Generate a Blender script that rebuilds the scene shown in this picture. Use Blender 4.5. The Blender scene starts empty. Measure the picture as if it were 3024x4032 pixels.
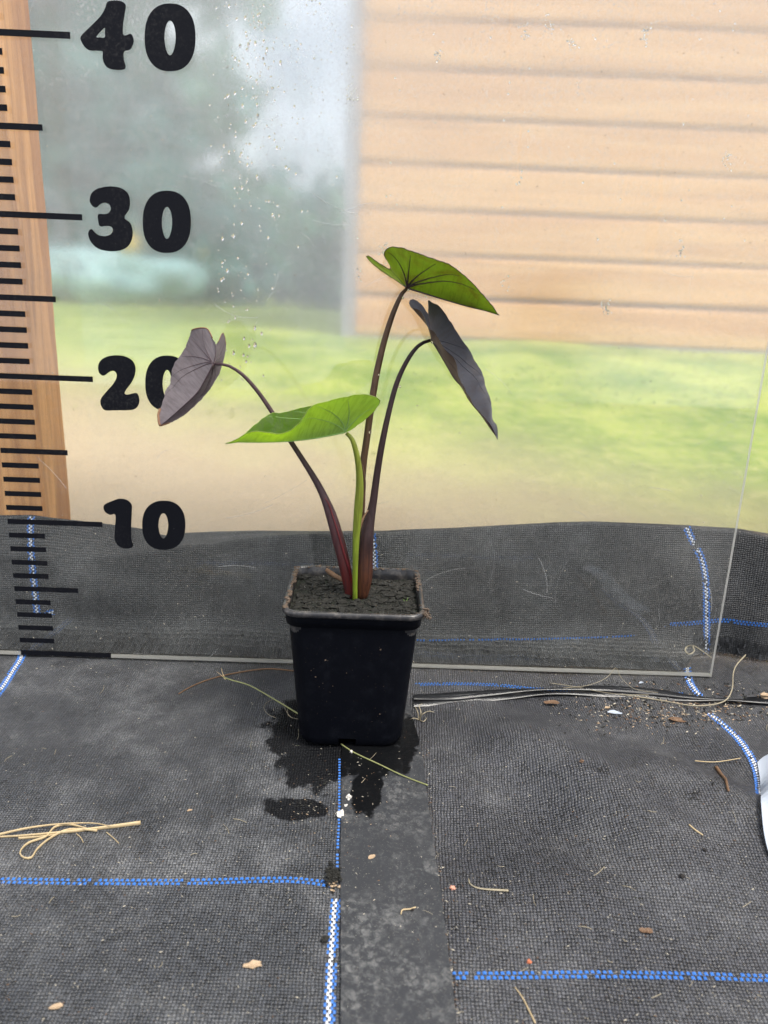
import bpy, bmesh, math, random
from mathutils import Vector, Matrix, noise as mnoise
from mathutils.geometry import tessellate_polygon
random.seed(7)
SC = bpy.context.scene
COL = SC.collection
# ------------------------------------------------------------------ camera, sky, sun, exposure
# all lengths below are centimetres (cm), turned into metres when a mesh is made
CM = 0.01
W, H, F = 3024.0, 4032.0, 3000.07
CAM = Vector((25.118, -50.564, 26.946))
RX = Vector((0.9992, -0.0069, 0.0388)); RF = Vector((0.0176, 0.9588, -0.2834)); RU = Vector((-0.0353, 0.2839, 0.9582))
LEAN = math.radians(0.5)
cd = bpy.data.cameras.new('camera'); cam = bpy.data.objects.new('camera', cd); COL.objects.link(cam)
cd.sensor_fit = 'VERTICAL'; cd.sensor_height = 36.0; cd.lens = F / H * 36.0
cd.clip_start = 0.01; cd.clip_end = 500
m = Matrix((( RX.x, RU.x, -RF.x), (RX.y, RU.y, -RF.y), (RX.z, RU.z, -RF.z))).to_4x4()
m.translation = CAM * CM
cam.matrix_world = m
cd.dof.use_dof = True; cd.dof.focus_distance = 0.46; cd.dof.aperture_fstop = 12.0
SC.camera = cam
SC.render.resolution_x, SC.render.resolution_y = 768, 1024

SUN_TO = Vector((0.36, -0.30, 0.88)).normalized()
world = bpy.data.worlds.new('World'); SC.world = world; world.use_nodes = True
wn = world.node_tree; wn.nodes.clear()
sky = wn.nodes.new('ShaderNodeTexSky'); sky.sky_type = 'NISHITA'; sky.sun_disc = False
sky.sun_elevation = math.asin(SUN_TO.z); sky.sun_rotation = math.atan2(SUN_TO.x, SUN_TO.y)
sky.air_density = 1.0; sky.dust_density = 7.0; sky.ozone_density = 1.0
bg = wn.nodes.new('ShaderNodeBackground'); bg.inputs['Strength'].default_value = 0.15
wo = wn.nodes.new('ShaderNodeOutputWorld')
# bright broken cloud over the whole sky
tc = wn.nodes.new('ShaderNodeTexCoord'); cn = wn.nodes.new('ShaderNodeTexNoise'); cn.inputs['Scale'].default_value = 3.0; cn.inputs['Detail'].default_value = 5
wn.links.new(tc.outputs['Generated'], cn.inputs['Vector'])
cr = wn.nodes.new('ShaderNodeMapRange'); cr.interpolation_type = 'SMOOTHSTEP'; cr.inputs[1].default_value = 0.30; cr.inputs[2].default_value = 0.55
wn.links.new(cn.outputs[0], cr.inputs[0])
cm = wn.nodes.new('ShaderNodeMix'); cm.data_type = 'RGBA'; cm.inputs[7].default_value = (6.9, 7.25, 8.0, 1)
wn.links.new(cr.outputs[0], cm.inputs[0]); wn.links.new(sky.outputs[0], cm.inputs[6]); wn.links.new(cm.outputs[2], bg.inputs[0]); wn.links.new(bg.outputs[0], wo.inputs[0])
sd = bpy.data.lights.new('sun', 'SUN'); sun = bpy.data.objects.new('sun', sd); COL.objects.link(sun)
sd.energy = 3.2; sd.angle = math.radians(20); sd.color = (1.0, 0.95, 0.87)
sun.rotation_euler = SUN_TO.to_track_quat('Z', 'Y').to_euler(); sun.location = (0.3, -0.2, 3)
vs = SC.view_settings
vs.view_transform = 'Standard'; vs.look = 'None'; vs.gamma = 1.0; vs.exposure = 0.52; vs.use_curve_mapping = False
cy = SC.cycles
cy.max_bounces = 8; cy.transparent_max_bounces = 24; cy.transmission_bounces = 7; cy.diffuse_bounces = 2; cy.glossy_bounces = 2
cy.caustics_reflective = False; cy.caustics_refractive = True; cy.blur_glossy = 0.5
cy.sample_clamp_indirect = 6.0; cy.use_denoising = True; cy.use_adaptive_sampling = True; cy.adaptive_threshold = 0.02

# ------------------------------------------------------------------ pixel helpers (photo pixels, 3024 x 4032)
D = 3024 / 1659.0
def ray(x, y): return RX * ((x - W/2)/F) + RF + RU * ((H/2 - y)/F)
def atz(x, y, z=0.0):
    d = ray(x, y); return CAM + d * ((z - CAM.z)/d.z)
def aty(x, y, Y):
    d = ray(x, y); return CAM + d * ((Y - CAM.y)/d.y)
def dd(x, y): return (x*D, y*D)          # from the 1659-wide view
def zm(x0, y0, s):                        # from an enlarged crop
    return lambda x, y: (x0 + x*s, y0 + y*s)
def depth(p): return (Vector(p) - CAM).dot(RF)
def on_sheet(x, y):                       # local sheet coordinates (x, z)
    d = ray(x, y); c, s = math.cos(LEAN), math.sin(LEAN)
    # plane: y*c - z*s = 0
    t = -(CAM.y*c - CAM.z*s)/(d.y*c - d.z*s)
    p = CAM + d*t
    return p.x, p.y*s + p.z*c
def lerp(a, b, t): return a + (b-a)*t
def interp(tab, x):
    if x <= tab[0][0]: return tab[0][1]
    for (a, b), (c, d_) in zip(tab, tab[1:]):
        if x <= c:
            t = (x-a)/(c-a); t = t*t*(3-2*t) if len(tab) < 4 else t
            return lerp(b, d_, t)
    return tab[-1][1]
def cat(p0, p1, p2, p3, t):
    return tuple(0.5*((2*b)+(-a+c)*t+(2*a-5*b+4*c-d_)*t*t+(-a+3*b-3*c+d_)*t**3) for a, b, c, d_ in zip(p0, p1, p2, p3))
def spline(pts, n, closed=False, chord=True, dims=None):
    """Catmull-Rom through pts, n samples even by length of the first dims coordinates"""
    m_ = len(pts); dense = []
    segs = m_ if closed else m_-1
    for i in range(segs):
        if closed: q = [pts[(i+j-1) % m_] for j in range(4)]
        else: q = [pts[max(0, min(m_-1, i+j-1))] for j in range(4)]
        for j in range(16): dense.append(cat(*q, j/16))
    if not closed: dense.append(tuple(pts[-1]))
    if closed: dense.append(dense[0])
    k = dims or len(pts[0]); L = [0]
    for a, b in zip(dense, dense[1:]): L.append(L[-1]+math.dist(a[:k], b[:k]))
    out = []; j = 0; tot = L[-1] or 1
    cnt = n if closed else n-1
    for i in range(n):
        s = tot*i/cnt
        while j < len(L)-2 and L[j+1] < s: j += 1
        t = (s-L[j])/((L[j+1]-L[j]) or 1)
        out.append(tuple(lerp(a, b, min(1, t)) for a, b in zip(dense[j], dense[j+1])))
    return out

# ------------------------------------------------------------------ object helpers
def mesh_obj(name, verts, faces, mat=None, parent=None, smooth=True, uv=None, loc=None, mat_idx=None, mats=None):
    me = bpy.data.meshes.new(name)
    off = Vector(loc) if loc is not None else Vector((0, 0, 0))
    me.from_pydata([((v[0]-off.x)*CM, (v[1]-off.y)*CM, (v[2]-off.z)*CM) for v in verts], [], faces)
    for mt in (mats or [mat]):
        if mt: me.materials.append(mt)
    if smooth: me.polygons.foreach_set('use_smooth', [True]*len(me.polygons))
    if mat_idx: me.polygons.foreach_set('material_index', mat_idx)
    if uv:
        ul = me.uv_layers.new(name='uv')
        li = [0]*len(me.loops); me.loops.foreach_get('vertex_index', li)
        flat = [c for i in li for c in uv[i]]
        ul.data.foreach_set('uv', flat)
    me.update()
    o = bpy.data.objects.new(name, me); COL.objects.link(o)
    if parent is not None:
        o.parent = parent
        base = Vector(parent.get('_base', (0, 0, 0)))
        o.location = (off - base)*CM
        o['_base'] = tuple(off)
    else:
        o.location = off*CM
        o['_base'] = tuple(off)
    return o
def tag(o, label=None, cat_=None, group=None, kind=None):
    if label: o['label'] = label
    if cat_: o['category'] = cat_
    if group: o['group'] = group
    if kind: o['kind'] = kind
    return o
def thing(name, label, cat_, loc=(0, 0, 0), group=None):
    o = bpy.data.objects.new(name, None); COL.objects.link(o)
    o.empty_display_size = 0.02
    o.location = Vector(loc)*CM; o['_base'] = tuple(loc)
    return tag(o, label, cat_, group)
def box(x0, x1, y0, y1, z0, z1):
    v = [(x, y, z) for z in (z0, z1) for y in (y0, y1) for x in (x0, x1)]
    f = [(0, 2, 3, 1), (4, 5, 7, 6), (0, 1, 5, 4), (2, 6, 7, 3), (0, 4, 6, 2), (1, 3, 7, 5)]
    return v, f
class MB:
    def __init__(s): s.v = []; s.f = []; s.uv = []
    def add(s, v, f, uv=None):
        b = len(s.v); s.v += list(v); s.f += [tuple(i+b for i in q) for q in f]
        if uv: s.uv += uv
    def build(s, name, mat, parent=None, smooth=True, loc=None):
        return mesh_obj(name, s.v, s.f, mat, parent, smooth, s.uv or None, loc)
def tube(path, radii, seg=8, flat=1.0, cap=True, up=Vector((0, 0, 1))):
    """path of cm points; radii per point; flat = ratio of second axis (towards depth)"""
    v = []; f = []; n = len(path); path = [Vector(p) for p in path]
    prev = None
    for i, p in enumerate(path):
        t = (path[min(n-1, i+1)] - path[max(0, i-1)]).normalized()
        if prev is None:
            a = t.cross(Vector((0, 1, 0)))
            if a.length < 0.1: a = t.cross(up)
        else: a = prev - t*prev.dot(t)
        a.normalize(); prev = a; b = t.cross(a)
        r = radii[i] if hasattr(radii, '__len__') else radii
        for k in range(seg):
            th = 2*math.pi*k/seg
            v.append(tuple(p + a*(math.cos(th)*r) + b*(math.sin(th)*r*flat)))
    for i in range(n-1):
        for k in range(seg):
            k2 = (k+1) % seg
            f.append((i*seg+k, i*seg+k2, (i+1)*seg+k2, (i+1)*seg+k))
    if cap:
        f.append(tuple(range(seg-1, -1, -1))); f.append(tuple((n-1)*seg+k for k in range(seg)))
    return v, f
def blob(c, r, seed, sx=1, sy=1, sz=1, sub=1, amp=0.35):
    bm = bmesh.new(); bmesh.ops.create_icosphere(bm, subdivisions=sub, radius=1)
    rr = random.Random(seed); o = Vector((rr.random()*50, rr.random()*50, rr.random()*50))
    v = []
    for q in bm.verts:
        d = 1 + amp*mnoise.noise(q.co*1.7+o)*1.8
        v.append((c[0]+q.co.x*r*sx*d, c[1]+q.co.y*r*sy*d, c[2]+q.co.z*r*sz*d))
    f = [tuple(x.index for x in q.verts) for q in bm.faces]
    bm.free(); return v, f

# ------------------------------------------------------------------ materials
class NT:
    def __init__(s, name):
        s.m = bpy.data.materials.new(name); s.m.use_nodes = True; s.t = s.m.node_tree; s.t.nodes.clear()
        s.out = s.t.nodes.new('ShaderNodeOutputMaterial')
    def n(s, typ, ins=None, **kw):
        nd = s.t.nodes.new('ShaderNode'+typ)
        for k, v in kw.items(): setattr(nd, k, v)
        for k, v in (ins or {}).items(): s.set(nd.inputs[k], v)
        return nd
    def set(s, sock, v):
        if isinstance(v, bpy.types.Node): v = v.outputs[0]
        if isinstance(v, bpy.types.NodeSocket): s.t.links.new(v, sock)
        else:
            if sock.type == 'RGBA' and len(v) == 3: v = (*v, 1)
            sock.default_value = v
    def math(s, op, a, b=0.0, c=0.0, clamp=False):
        nd = s.n('Math', operation=op, use_clamp=clamp)
        s.set(nd.inputs[0], a); s.set(nd.inputs[1], b)
        if op in ('MULTIPLY_ADD', 'SMOOTH_MIN', 'COMPARE'): s.set(nd.inputs[2], c)
        return nd.outputs[0]
    def step(s, x, lo, hi):
        nd = s.n('MapRange', interpolation_type='SMOOTHSTEP'); s.set(nd.inputs[0], x)
        s.set(nd.inputs[1], lo); s.set(nd.inputs[2], hi); return nd.outputs[0]
    def mix(s, f, a, b, blend='MIX'):
        nd = s.n('Mix', data_type='RGBA', blend_type=blend); s.set(nd.inputs[0], f); s.set(nd.inputs[6], a); s.set(nd.inputs[7], b); return nd.outputs[2]
    def noise(s, vec, scale, detail=3, rough=0.55, dist=0.0):
        nd = s.n('TexNoise', {'Scale': scale, 'Detail': detail, 'Roughness': rough, 'Distortion': dist})
        if vec is not None: s.set(nd.inputs['Vector'], vec)
        return nd.outputs[0]
    def pos(s): return s.n('NewGeometry').outputs['Position']
    def obj(s): return s.n('TexCoord').outputs['Object']
    def bump(s, h, strength=0.5, dist=0.001): return s.n('Bump', {'Height': h, 'Strength': strength, 'Distance': dist}).outputs[0]
    def princ(s, col, rough=0.5, normal=None, spec=0.5, **kw):
        nd = s.n('BsdfPrincipled', {'Base Color': col, 'Roughness': rough, 'Specular IOR Level': spec})
        if normal is not None: s.set(nd.inputs['Normal'], normal)
        for k, v in kw.items(): s.set(nd.inputs[k.replace('_', ' ')], v)
        return nd
    def done(s, sh): s.t.links.new(sh.outputs[0] if isinstance(sh, bpy.types.Node) else sh, s.out.inputs['Surface']); return s.m
    def mixsh(s, f, a, b):
        nd = s.n('MixShader'); s.set(nd.inputs[0], f); s.set(nd.inputs[1], a); s.set(nd.inputs[2], b); return nd

def plain(name, col, rough=0.6, var=0.25, scale=300, spec=0.4, bump=0.0):
    t = NT(name); nz = t.noise(t.pos(), scale, 3)
    a = tuple(c*(1-var) for c in col); b = tuple(min(1, c*(1+var)) for c in col)
    nm = t.bump(nz, bump, 0.001) if bump else None
    return t.done(t.princ(t.mix(nz, a, b), rough, nm, spec))

def wet_mask(t):
    """damp patch round the foot of the pot, an irregular stain with an edge of its own"""
    p = t.pos(); nz = t.noise(p, 70, 4, 0.6)
    total = None
    for (px, py, rx, ry) in WET:
        c = atz(*dd(px, py))
        v = t.n('VectorMath', operation='SUBTRACT'); t.set(v.inputs[0], p); v.inputs[1].default_value = (c.x*CM, c.y*CM, 0)
        w = t.n('VectorMath', operation='MULTIPLY'); t.set(w.inputs[0], v); w.inputs[1].default_value = (1/(rx*CM), 1/(ry*CM), 0)
        l = t.n('VectorMath', operation='LENGTH'); t.set(l.inputs[0], w)
        q = t.math('SUBTRACT', 1.0, l.outputs['Value'])
        total = q if total is None else t.math('MAXIMUM', total, q)
    s = t.math('ADD', t.math('ADD', total, 0.13), t.math('MULTIPLY', t.math('SUBTRACT', nz, 0.5), 1.6))
    return t.step(s, 0.0, 0.22)
WET = [(640, 1590, 1.6, 2.6), (690, 1640, 2.2, 3.0), (800, 1640, 2.2, 2.2), (880, 1590, 1.2, 1.6), (795, 1710, 0.9, 2.2), (640, 1745, 1.8, 0.9), (720, 1560, 4, 3.0)]

def fabric(name, wet=False, dust=0.55, S=6.6, base=(0.0185, 0.0205, 0.0245)):
    t = NT(name); uv = t.n('UVMap').outputs[0]
    p = t.pos()
    sc = t.n('VectorMath', operation='SCALE'); t.set(sc.inputs[0], uv); sc.inputs['Scale'].default_value = S
    wob = t.n('TexNoise', {'Scale': 0.16, 'Detail': 3}); t.set(wob.inputs['Vector'], sc)
    wv = t.n('VectorMath', operation='SCALE'); t.set(wv.inputs[0], wob.outputs['Color']); wv.inputs['Scale'].default_value = 1.3
    ad = t.n('VectorMath', operation='ADD'); t.set(ad.inputs[0], sc); t.set(ad.inputs[1], wv)
    sx = t.n('SeparateXYZ'); t.set(sx.inputs[0], ad)
    u, v = sx.outputs[0], sx.outputs[1]
    fu, fv = t.math('FRACT', u), t.math('FRACT', v)
    iu, iv = t.math('FLOOR', u), t.math('FLOOR', v)
    par = t.math('FLOORED_MODULO', t.math('ADD', iu, iv), 2.0)
    def para(x): 
        q = t.math('MULTIPLY_ADD', x, 2.0, -1.0); return t.math('SUBTRACT', 1.0, t.math('MULTIPLY', q, q))
    pu, pv = para(fu), para(fv)
    # over-tape: broad across, arched along
    hu = t.math('MULTIPLY', t.math('POWER', pu, 0.35), t.math('MULTIPLY_ADD', pv, 0.6, 0.4))
    hv = t.math('MULTIPLY', t.math('POWER', pv, 0.35), t.math('MULTIPLY_ADD', pu, 0.6, 0.4))
    mixh = t.n('Mix', data_type='FLOAT'); t.set(mixh.inputs[0], par); t.set(mixh.inputs[2], hu); t.set(mixh.inputs[3], hv)
    h = mixh.outputs[0]
    cmb = t.n('CombineXYZ'); t.set(cmb.inputs[0], iu); t.set(cmb.inputs[1], iv)
    wn_ = t.n('TexWhiteNoise', noise_dimensions='2D'); t.set(wn_.inputs['Vector'], cmb)
    rnd = wn_.outputs['Value']
    b0 = t.mix(rnd, tuple(c*0.35 for c in base), tuple(c*2.0 for c in base))
    b1 = t.mix(t.math('MULTIPLY', par, 0.45), b0, tuple(c*2.2 for c in base))      # weft tapes painted lighter, their sheen put into the colour
    au = t.math('ABSOLUTE', t.math('SUBTRACT', fu, 0.5))
    hole = t.math('MULTIPLY', par, t.step(au, 0.27, 0.36))
    gap = t.math('MULTIPLY', t.step(h, 0.05, 0.35), t.math('SUBTRACT', 1.0, hole))
    b2 = t.mix(gap, (0.0035, 0.0035, 0.004), b1)
    # dust and silt trodden into the weave
    n1 = t.noise(p, 13, 5, 0.62); n2 = t.noise(p, 60, 4, 0.7); n3 = t.noise(p, 900, 2, 0.6)
    dm = t.math('MULTIPLY', t.math('MULTIPLY_ADD', t.step(n1, 0.40, 0.68), 0.85, 0.15), t.math('MULTIPLY_ADD', t.step(n2, 0.3, 0.75), 0.75, 0.25))
    dm = t.math('MULTIPLY', dm, t.math('MULTIPLY_ADD', t.step(n3, 0.35, 0.7), 0.8, 0.2))
    b3 = t.mix(t.math('MULTIPLY', dm, dust), b2, (0.36, 0.365, 0.37))
    b3 = t.mix(t.math('MULTIPLY', hole, 0.7), b3, (0.004, 0.004, 0.004))
    spk = t.step(t.noise(p, 1500, 1, 0.5), 0.70, 0.76)
    b4 = t.mix(t.math('MULTIPLY', spk, 0.55), b3, (0.5, 0.46, 0.38))
    rough = t.math('MULTIPLY_ADD', rnd, 0.22, 0.36)
    if wet:
        wm = wet_mask(t)
        b4 = t.mix(t.math('MULTIPLY', wm, 0.94), b4, (0.0022, 0.0025, 0.0035))
    hn = t.math('ADD', h, t.math('MULTIPLY', t.noise(p, 1200, 2), 0.4))
    nm = t.bump(hn, 0.8, 0.0008)
    return t.done(t.princ(b4, rough, nm, t.math('MULTIPLY_ADD', wm, -0.30, 0.45) if wet else 0.45))

M = {}
M['fabric'] = fabric('woven_ground_fabric', True)
M['fabric_r'] = fabric('woven_ground_fabric_slack', False, 0.36, 6.3, (0.021, 0.022, 0.0265))
M['fabric_w'] = fabric('woven_skirt_fabric', False, 0.36, 6.4, (0.017, 0.018, 0.019))
M['tape_blue'] = plain('blue_tracer_tape', (0.035, 0.15, 0.48), 0.4, 0.35, 900)
M['tape_white'] = plain('white_tracer_tape', (0.58, 0.60, 0.64), 0.45, 0.2, 900)
def strip_mat():
    t = NT('dusty_black_plastic_strip'); p = t.pos()
    n1 = t.noise(p, 25, 6, 0.65); n2 = t.noise(p, 260, 4, 0.7, 0.4); n3 = t.noise(p, 1100, 2, 0.6)
    d = t.math('MULTIPLY', t.step(n1, 0.35, 0.7), t.step(n2, 0.42, 0.72))
    c = t.mix(t.math('MULTIPLY', d, 0.5), (0.026, 0.028, 0.032), (0.26, 0.26, 0.25))
    c = t.mix(t.math('MULTIPLY', t.step(n3, 0.6, 0.72), 0.22), c, (0.34, 0.31, 0.26))
    spk = t.step(t.noise(p, 1700, 1), 0.75, 0.8)
    c = t.mix(t.math('MULTIPLY', spk, 0.6), c, (0.5, 0.47, 0.4))
    wm = wet_mask(t); c = t.mix(t.math('MULTIPLY', wm, 0.95), c, (0.0022, 0.0025, 0.003))
    mixr = t.math('SUBTRACT', 0.62, t.math('MULTIPLY', wm, 0.22))
    return t.done(t.princ(c, mixr, t.bump(n2, 0.25, 0.0008), t.math('MULTIPLY_ADD', wm, -0.22, 0.35)))
M['strip'] = strip_mat()
def pot_mat():
    t = NT('black_pot_plastic'); p = t.pos()
    n1 = t.noise(p, 120, 5, 0.6); n2 = t.noise(p, 700, 3, 0.6)
    c = t.mix(t.step(n1, 0.5, 0.8), (0.0025, 0.003, 0.005), (0.006, 0.007, 0.010))
    c = t.mix(t.math('MULTIPLY', t.step(n2, 0.68, 0.76), 0.35), c, (0.10, 0.08, 0.06))
    return t.done(t.princ(c, t.math('MULTIPLY_ADD', n1, 0.25, 0.30), t.bump(n2, 0.12, 0.0006), 0.09))
M['pot'] = pot_mat()
def rim_mat():
    t = NT('dirty_pot_rim'); p = t.pos()
    n1 = t.noise(p, 160, 5, 0.65); n2 = t.noise(p, 500, 3, 0.6)
    c = t.mix(t.step(n1, 0.42, 0.75), (0.016, 0.016, 0.018), (0.095, 0.085, 0.075))
    c = t.mix(t.math('MULTIPLY', t.step(n2, 0.62, 0.72), 0.4), c, (0.22, 0.18, 0.14))
    return t.done(t.princ(c, 0.36, t.bump(n2, 0.2, 0.0006), 0.5))
M['rim'] = rim_mat()
def soil_mat():
    t = NT('dark_peaty_compost'); p = t.pos()
    n1 = t.noise(p, 90, 4, 0.6); n2 = t.noise(p, 600, 5, 0.7)
    c = t.mix(t.step(n2, 0.35, 0.7), (0.004, 0.0045, 0.0035), (0.024, 0.025, 0.019))
    c = t.mix(t.math('MULTIPLY', t.step(n1, 0.48, 0.62), 0.45), c, (0.018, 0.026, 0.016))
    return t.done(t.princ(c, 0.75, t.bump(n2, 0.9, 0.002), 0.3))
M['soil'] = soil_mat()
M['crumb'] = plain('compost_crumb', (0.012, 0.0115, 0.009), 0.85, 0.75, 500)
M['perlite'] = plain('white_perlite', (0.55, 0.52, 0.47), 0.8, 0.12, 400, bump=0.4)
M['straw'] = plain('dry_straw', (0.48, 0.37, 0.21), 0.55, 0.3, 250)
M['stalk'] = plain('dull_green_grass_stalk', (0.24, 0.25, 0.10), 0.5, 0.3, 300)
M['fiber'] = plain('pale_root_fibre', (0.30, 0.26, 0.18), 0.7, 0.3, 400)
M['brown'] = plain('brown_dry_leaf', (0.13, 0.075, 0.042), 0.7, 0.4, 300)
M['tan'] = plain('tan_dry_leaf', (0.36, 0.26, 0.165), 0.7, 0.3, 300)
M['grit'] = plain('pale_grit', (0.42, 0.38, 0.30), 0.8, 0.5, 200)
M['darkcrumb'] = plain('black_crumb', (0.012, 0.010, 0.009), 0.85, 0.4, 300)
M['paper'] = plain('white_plastic_tag', (0.36, 0.40, 0.46), 0.45, 0.03, 60)
M['tape_black'] = plain('black_drip_tape', (0.009, 0.0095, 0.011), 0.32, 0.4, 120, 0.5, 0.15)
def vinyl():
    t = NT('black_vinyl'); p = t.pos(); n1 = t.noise(p, 14, 4, 0.6); n2 = t.noise(p, 500, 4, 0.7); n3 = t.noise(p, 1100, 2, 0.5)
    d = t.math('MULTIPLY', t.step(n1, 0.40, 0.7), t.math('MULTIPLY', t.step(n2, 0.45, 0.75), 0.05))
    d = t.math('ADD', d, t.math('MULTIPLY', t.step(n3, 0.71, 0.77), 0.10), clamp=True)
    return t.done(t.princ(t.mix(d, (0.0045, 0.005, 0.0075), (0.45, 0.42, 0.38)), 0.5, None, 0.10))
M['vinyl'] = vinyl()

def acrylic():
    t = NT('dusty_clear_acrylic'); p = t.pos()
    bf = t.n('NewGeometry').outputs['Backfacing']
    fr = t.n('Fresnel', {'IOR': t.math('MULTIPLY_ADD', bf, 1/1.49-1.49, 1.49)})      # thin sheet: same mirror strength from both sides
    tr = t.n('BsdfTransparent', {'Color': (0.975, 0.985, 0.98)})
    gl = t.n('BsdfGlossy', {'Color': (1, 1, 1), 'Roughness': 0.03})
    a = t.mixsh(fr, tr, gl)
    n1 = t.noise(p, 7, 4, 0.6); n2 = t.noise(p, 260, 5, 0.75); n3 = t.noise(p, 1000, 2, 0.6)
    d = t.math('MULTIPLY', t.math('MULTIPLY_ADD', t.step(n1, 0.35, 0.7), 0.6, 0.4), t.math('MULTIPLY_ADD', t.step(n2, 0.40, 0.72), 0.075, 0.010))
    sp = t.math('MULTIPLY', t.step(n3, 0.66, 0.74), 0.26)
    d = t.math('ADD', d, sp, clamp=True)
    df = t.n('BsdfDiffuse', {'Color': (0.72, 0.68, 0.62)}); tl = t.n('BsdfTranslucent', {'Color': (0.72, 0.68, 0.62)})
    return t.done(t.mixsh(d, a, t.mixsh(0.35, df, tl)))
M['acrylic'] = acrylic()
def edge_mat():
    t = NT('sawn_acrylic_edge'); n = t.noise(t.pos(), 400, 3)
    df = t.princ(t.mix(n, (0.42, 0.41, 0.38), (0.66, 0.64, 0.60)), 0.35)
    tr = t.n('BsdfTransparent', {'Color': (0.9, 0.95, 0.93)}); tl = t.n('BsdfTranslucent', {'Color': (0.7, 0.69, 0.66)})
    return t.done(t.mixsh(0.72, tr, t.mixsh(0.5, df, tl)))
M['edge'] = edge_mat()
def scratch_mat():
    t = NT('glue_residue'); df = t.n('BsdfDiffuse', {'Color': (0.6, 0.58, 0.52)}); tr = t.n('BsdfTransparent')
    return t.done(t.mixsh(0.07, tr, df))
M['residue'] = scratch_mat()
def scratch2():
    t = NT('acrylic_scratch'); df = t.n('BsdfDiffuse', {'Color': (0.7, 0.7, 0.68)}); tr = t.n('BsdfTransparent')
    return t.done(t.mixsh(0.28, tr, df))
M['scratch'] = scratch2()
def film_mat():
    t = NT('misted_polythene_film'); p = t.pos()
    sx = t.n('SeparateXYZ'); t.set(sx.inputs[0], p)
    n1 = t.noise(p, 5, 4, 0.55); n2 = t.noise(p, 45, 4, 0.6); n3 = t.noise(p, 420, 3, 0.6); n4 = t.noise(p, 900, 2, 0.5)
    # condensation: heavy up to the middle, thinning to clear film further along and towards the ground
    ex = t.math('SUBTRACT', 1.0, t.step(t.math('ADD', sx.outputs[0], t.math('MULTIPLY_ADD', n1, 0.5, -0.25)), 0.14, 0.34))
    ez = t.step(t.math('ADD', sx.outputs[2], t.math('MULTIPLY_ADD', n1, 0.2, -0.1)), 0.14, 0.34)
    mist = t.math('MULTIPLY', t.math('MULTIPLY_ADD', ex, 0.70, 0.30), t.math('MULTIPLY_ADD', ez, 0.75, 0.25))
    rough = t.math('MULTIPLY_ADD', mist, 0.06, 0.045)
    rough = t.math('ADD', rough, t.math('MULTIPLY', t.math('SUBTRACT', n2, 0.5), 0.05))
    hgt = t.math('ADD', t.math('MULTIPLY', n3, 0.6), t.math('MULTIPLY', n4, 0.6))
    nm = t.n('Bump', {'Height': hgt, 'Strength': t.math('MULTIPLY_ADD', mist, 0.5, 0.22), 'Distance': 0.00004}).outputs[0]
    g = t.n('BsdfGlass', {'Color': (0.99, 0.99, 0.985), 'Roughness': rough, 'IOR': 1.42}); t.set(g.inputs['Normal'], nm)
    tr = t.n('BsdfTransparent', {'Color': (0.97, 0.97, 0.965)})
    a = t.mixsh(0.10, g, tr)
    topz = t.step(t.math('ADD', sx.outputs[2], t.math('MULTIPLY_ADD', n1, 0.3, -0.15)), 0.16, 0.48)
    hz = t.math('ADD', t.math('MULTIPLY_ADD', mist, 0.06, 0.06), t.math('MULTIPLY', topz, 0.06))
    gr = t.math('MULTIPLY', t.step(n3, 0.46, 0.66), t.math('MULTIPLY_ADD', t.step(n2, 0.3, 0.7), 0.8, 0.2))
    hz = t.math('ADD', hz, t.math('MULTIPLY', gr, t.math('MULTIPLY_ADD', topz, 0.09, 0.05)))
    mpv = t.n('Mapping'); t.set(mpv.inputs[0], p); mpv.inputs['Scale'].default_value = (140, 140, 5)
    run = t.noise(mpv, 1.0, 3, 0.6); hz = t.math('SUBTRACT', hz, t.math('MULTIPLY', t.step(run, 0.6, 0.75), t.math('MULTIPLY', topz, 0.08)), clamp=True)
    tl = t.n('BsdfTranslucent', {'Color': (0.90, 0.92, 0.97)}); df = t.n('BsdfDiffuse', {'Color': (0.88, 0.90, 0.95)})
    return t.done(t.mixsh(hz, a, t.mixsh(0.5, df, tl)))
M['film'] = film_mat()
def water():
    t = NT('water_droplet'); return t.done(t.n('BsdfGlass', {'Color': (1, 1, 1), 'Roughness': 0.0, 'IOR': 1.33}))
M['water'] = water()
def wood(name, c0, c1, axis, sc=1.0, rough=0.6):
    t = NT(name); p = t.pos()
    mp = t.n('Mapping'); t.set(mp.inputs[0], p)
    s = [60, 60, 60]; s[axis] = 3.0; mp.inputs['Scale'].default_value = [q*sc for q in s]
    n1 = t.noise(mp, 1.0, 6, 0.6, 1.2); n2 = t.noise(mp, 4.0, 3, 0.6, 0.5); n3 = t.noise(p, 9*sc, 3)
    c = t.mix(t.step(n1, 0.3, 0.72), c0, c1)
    c = t.mix(t.math('MULTIPLY', t.step(n2, 0.55, 0.75), 0.35), c, tuple(q*0.55 for q in c0))
    c = t.mix(t.math('MULTIPLY', n3, 0.25), c, tuple(q*0.7 for q in c1))
    return t.done(t.princ(c, rough, t.bump(n2, 0.2, 0.002), 0.3))
M['post'] = wood('post_timber', (0.30, 0.125, 0.045), (0.66, 0.34, 0.125), 2)
M['board'] = wood('larch_board', (0.58, 0.29, 0.115), (0.78, 0.46, 0.215), 0, 0.25)
M['groove_back'] = plain('groove_shade_wood', (0.46, 0.35, 0.27), 0.8, 0.15, 20)  # board tone darkened and greyed: shade of the cladding gaps put into the colour
M['gable'] = plain('shed_grey', (0.30, 0.29, 0.33), 0.7, 0.15, 20)
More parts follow.
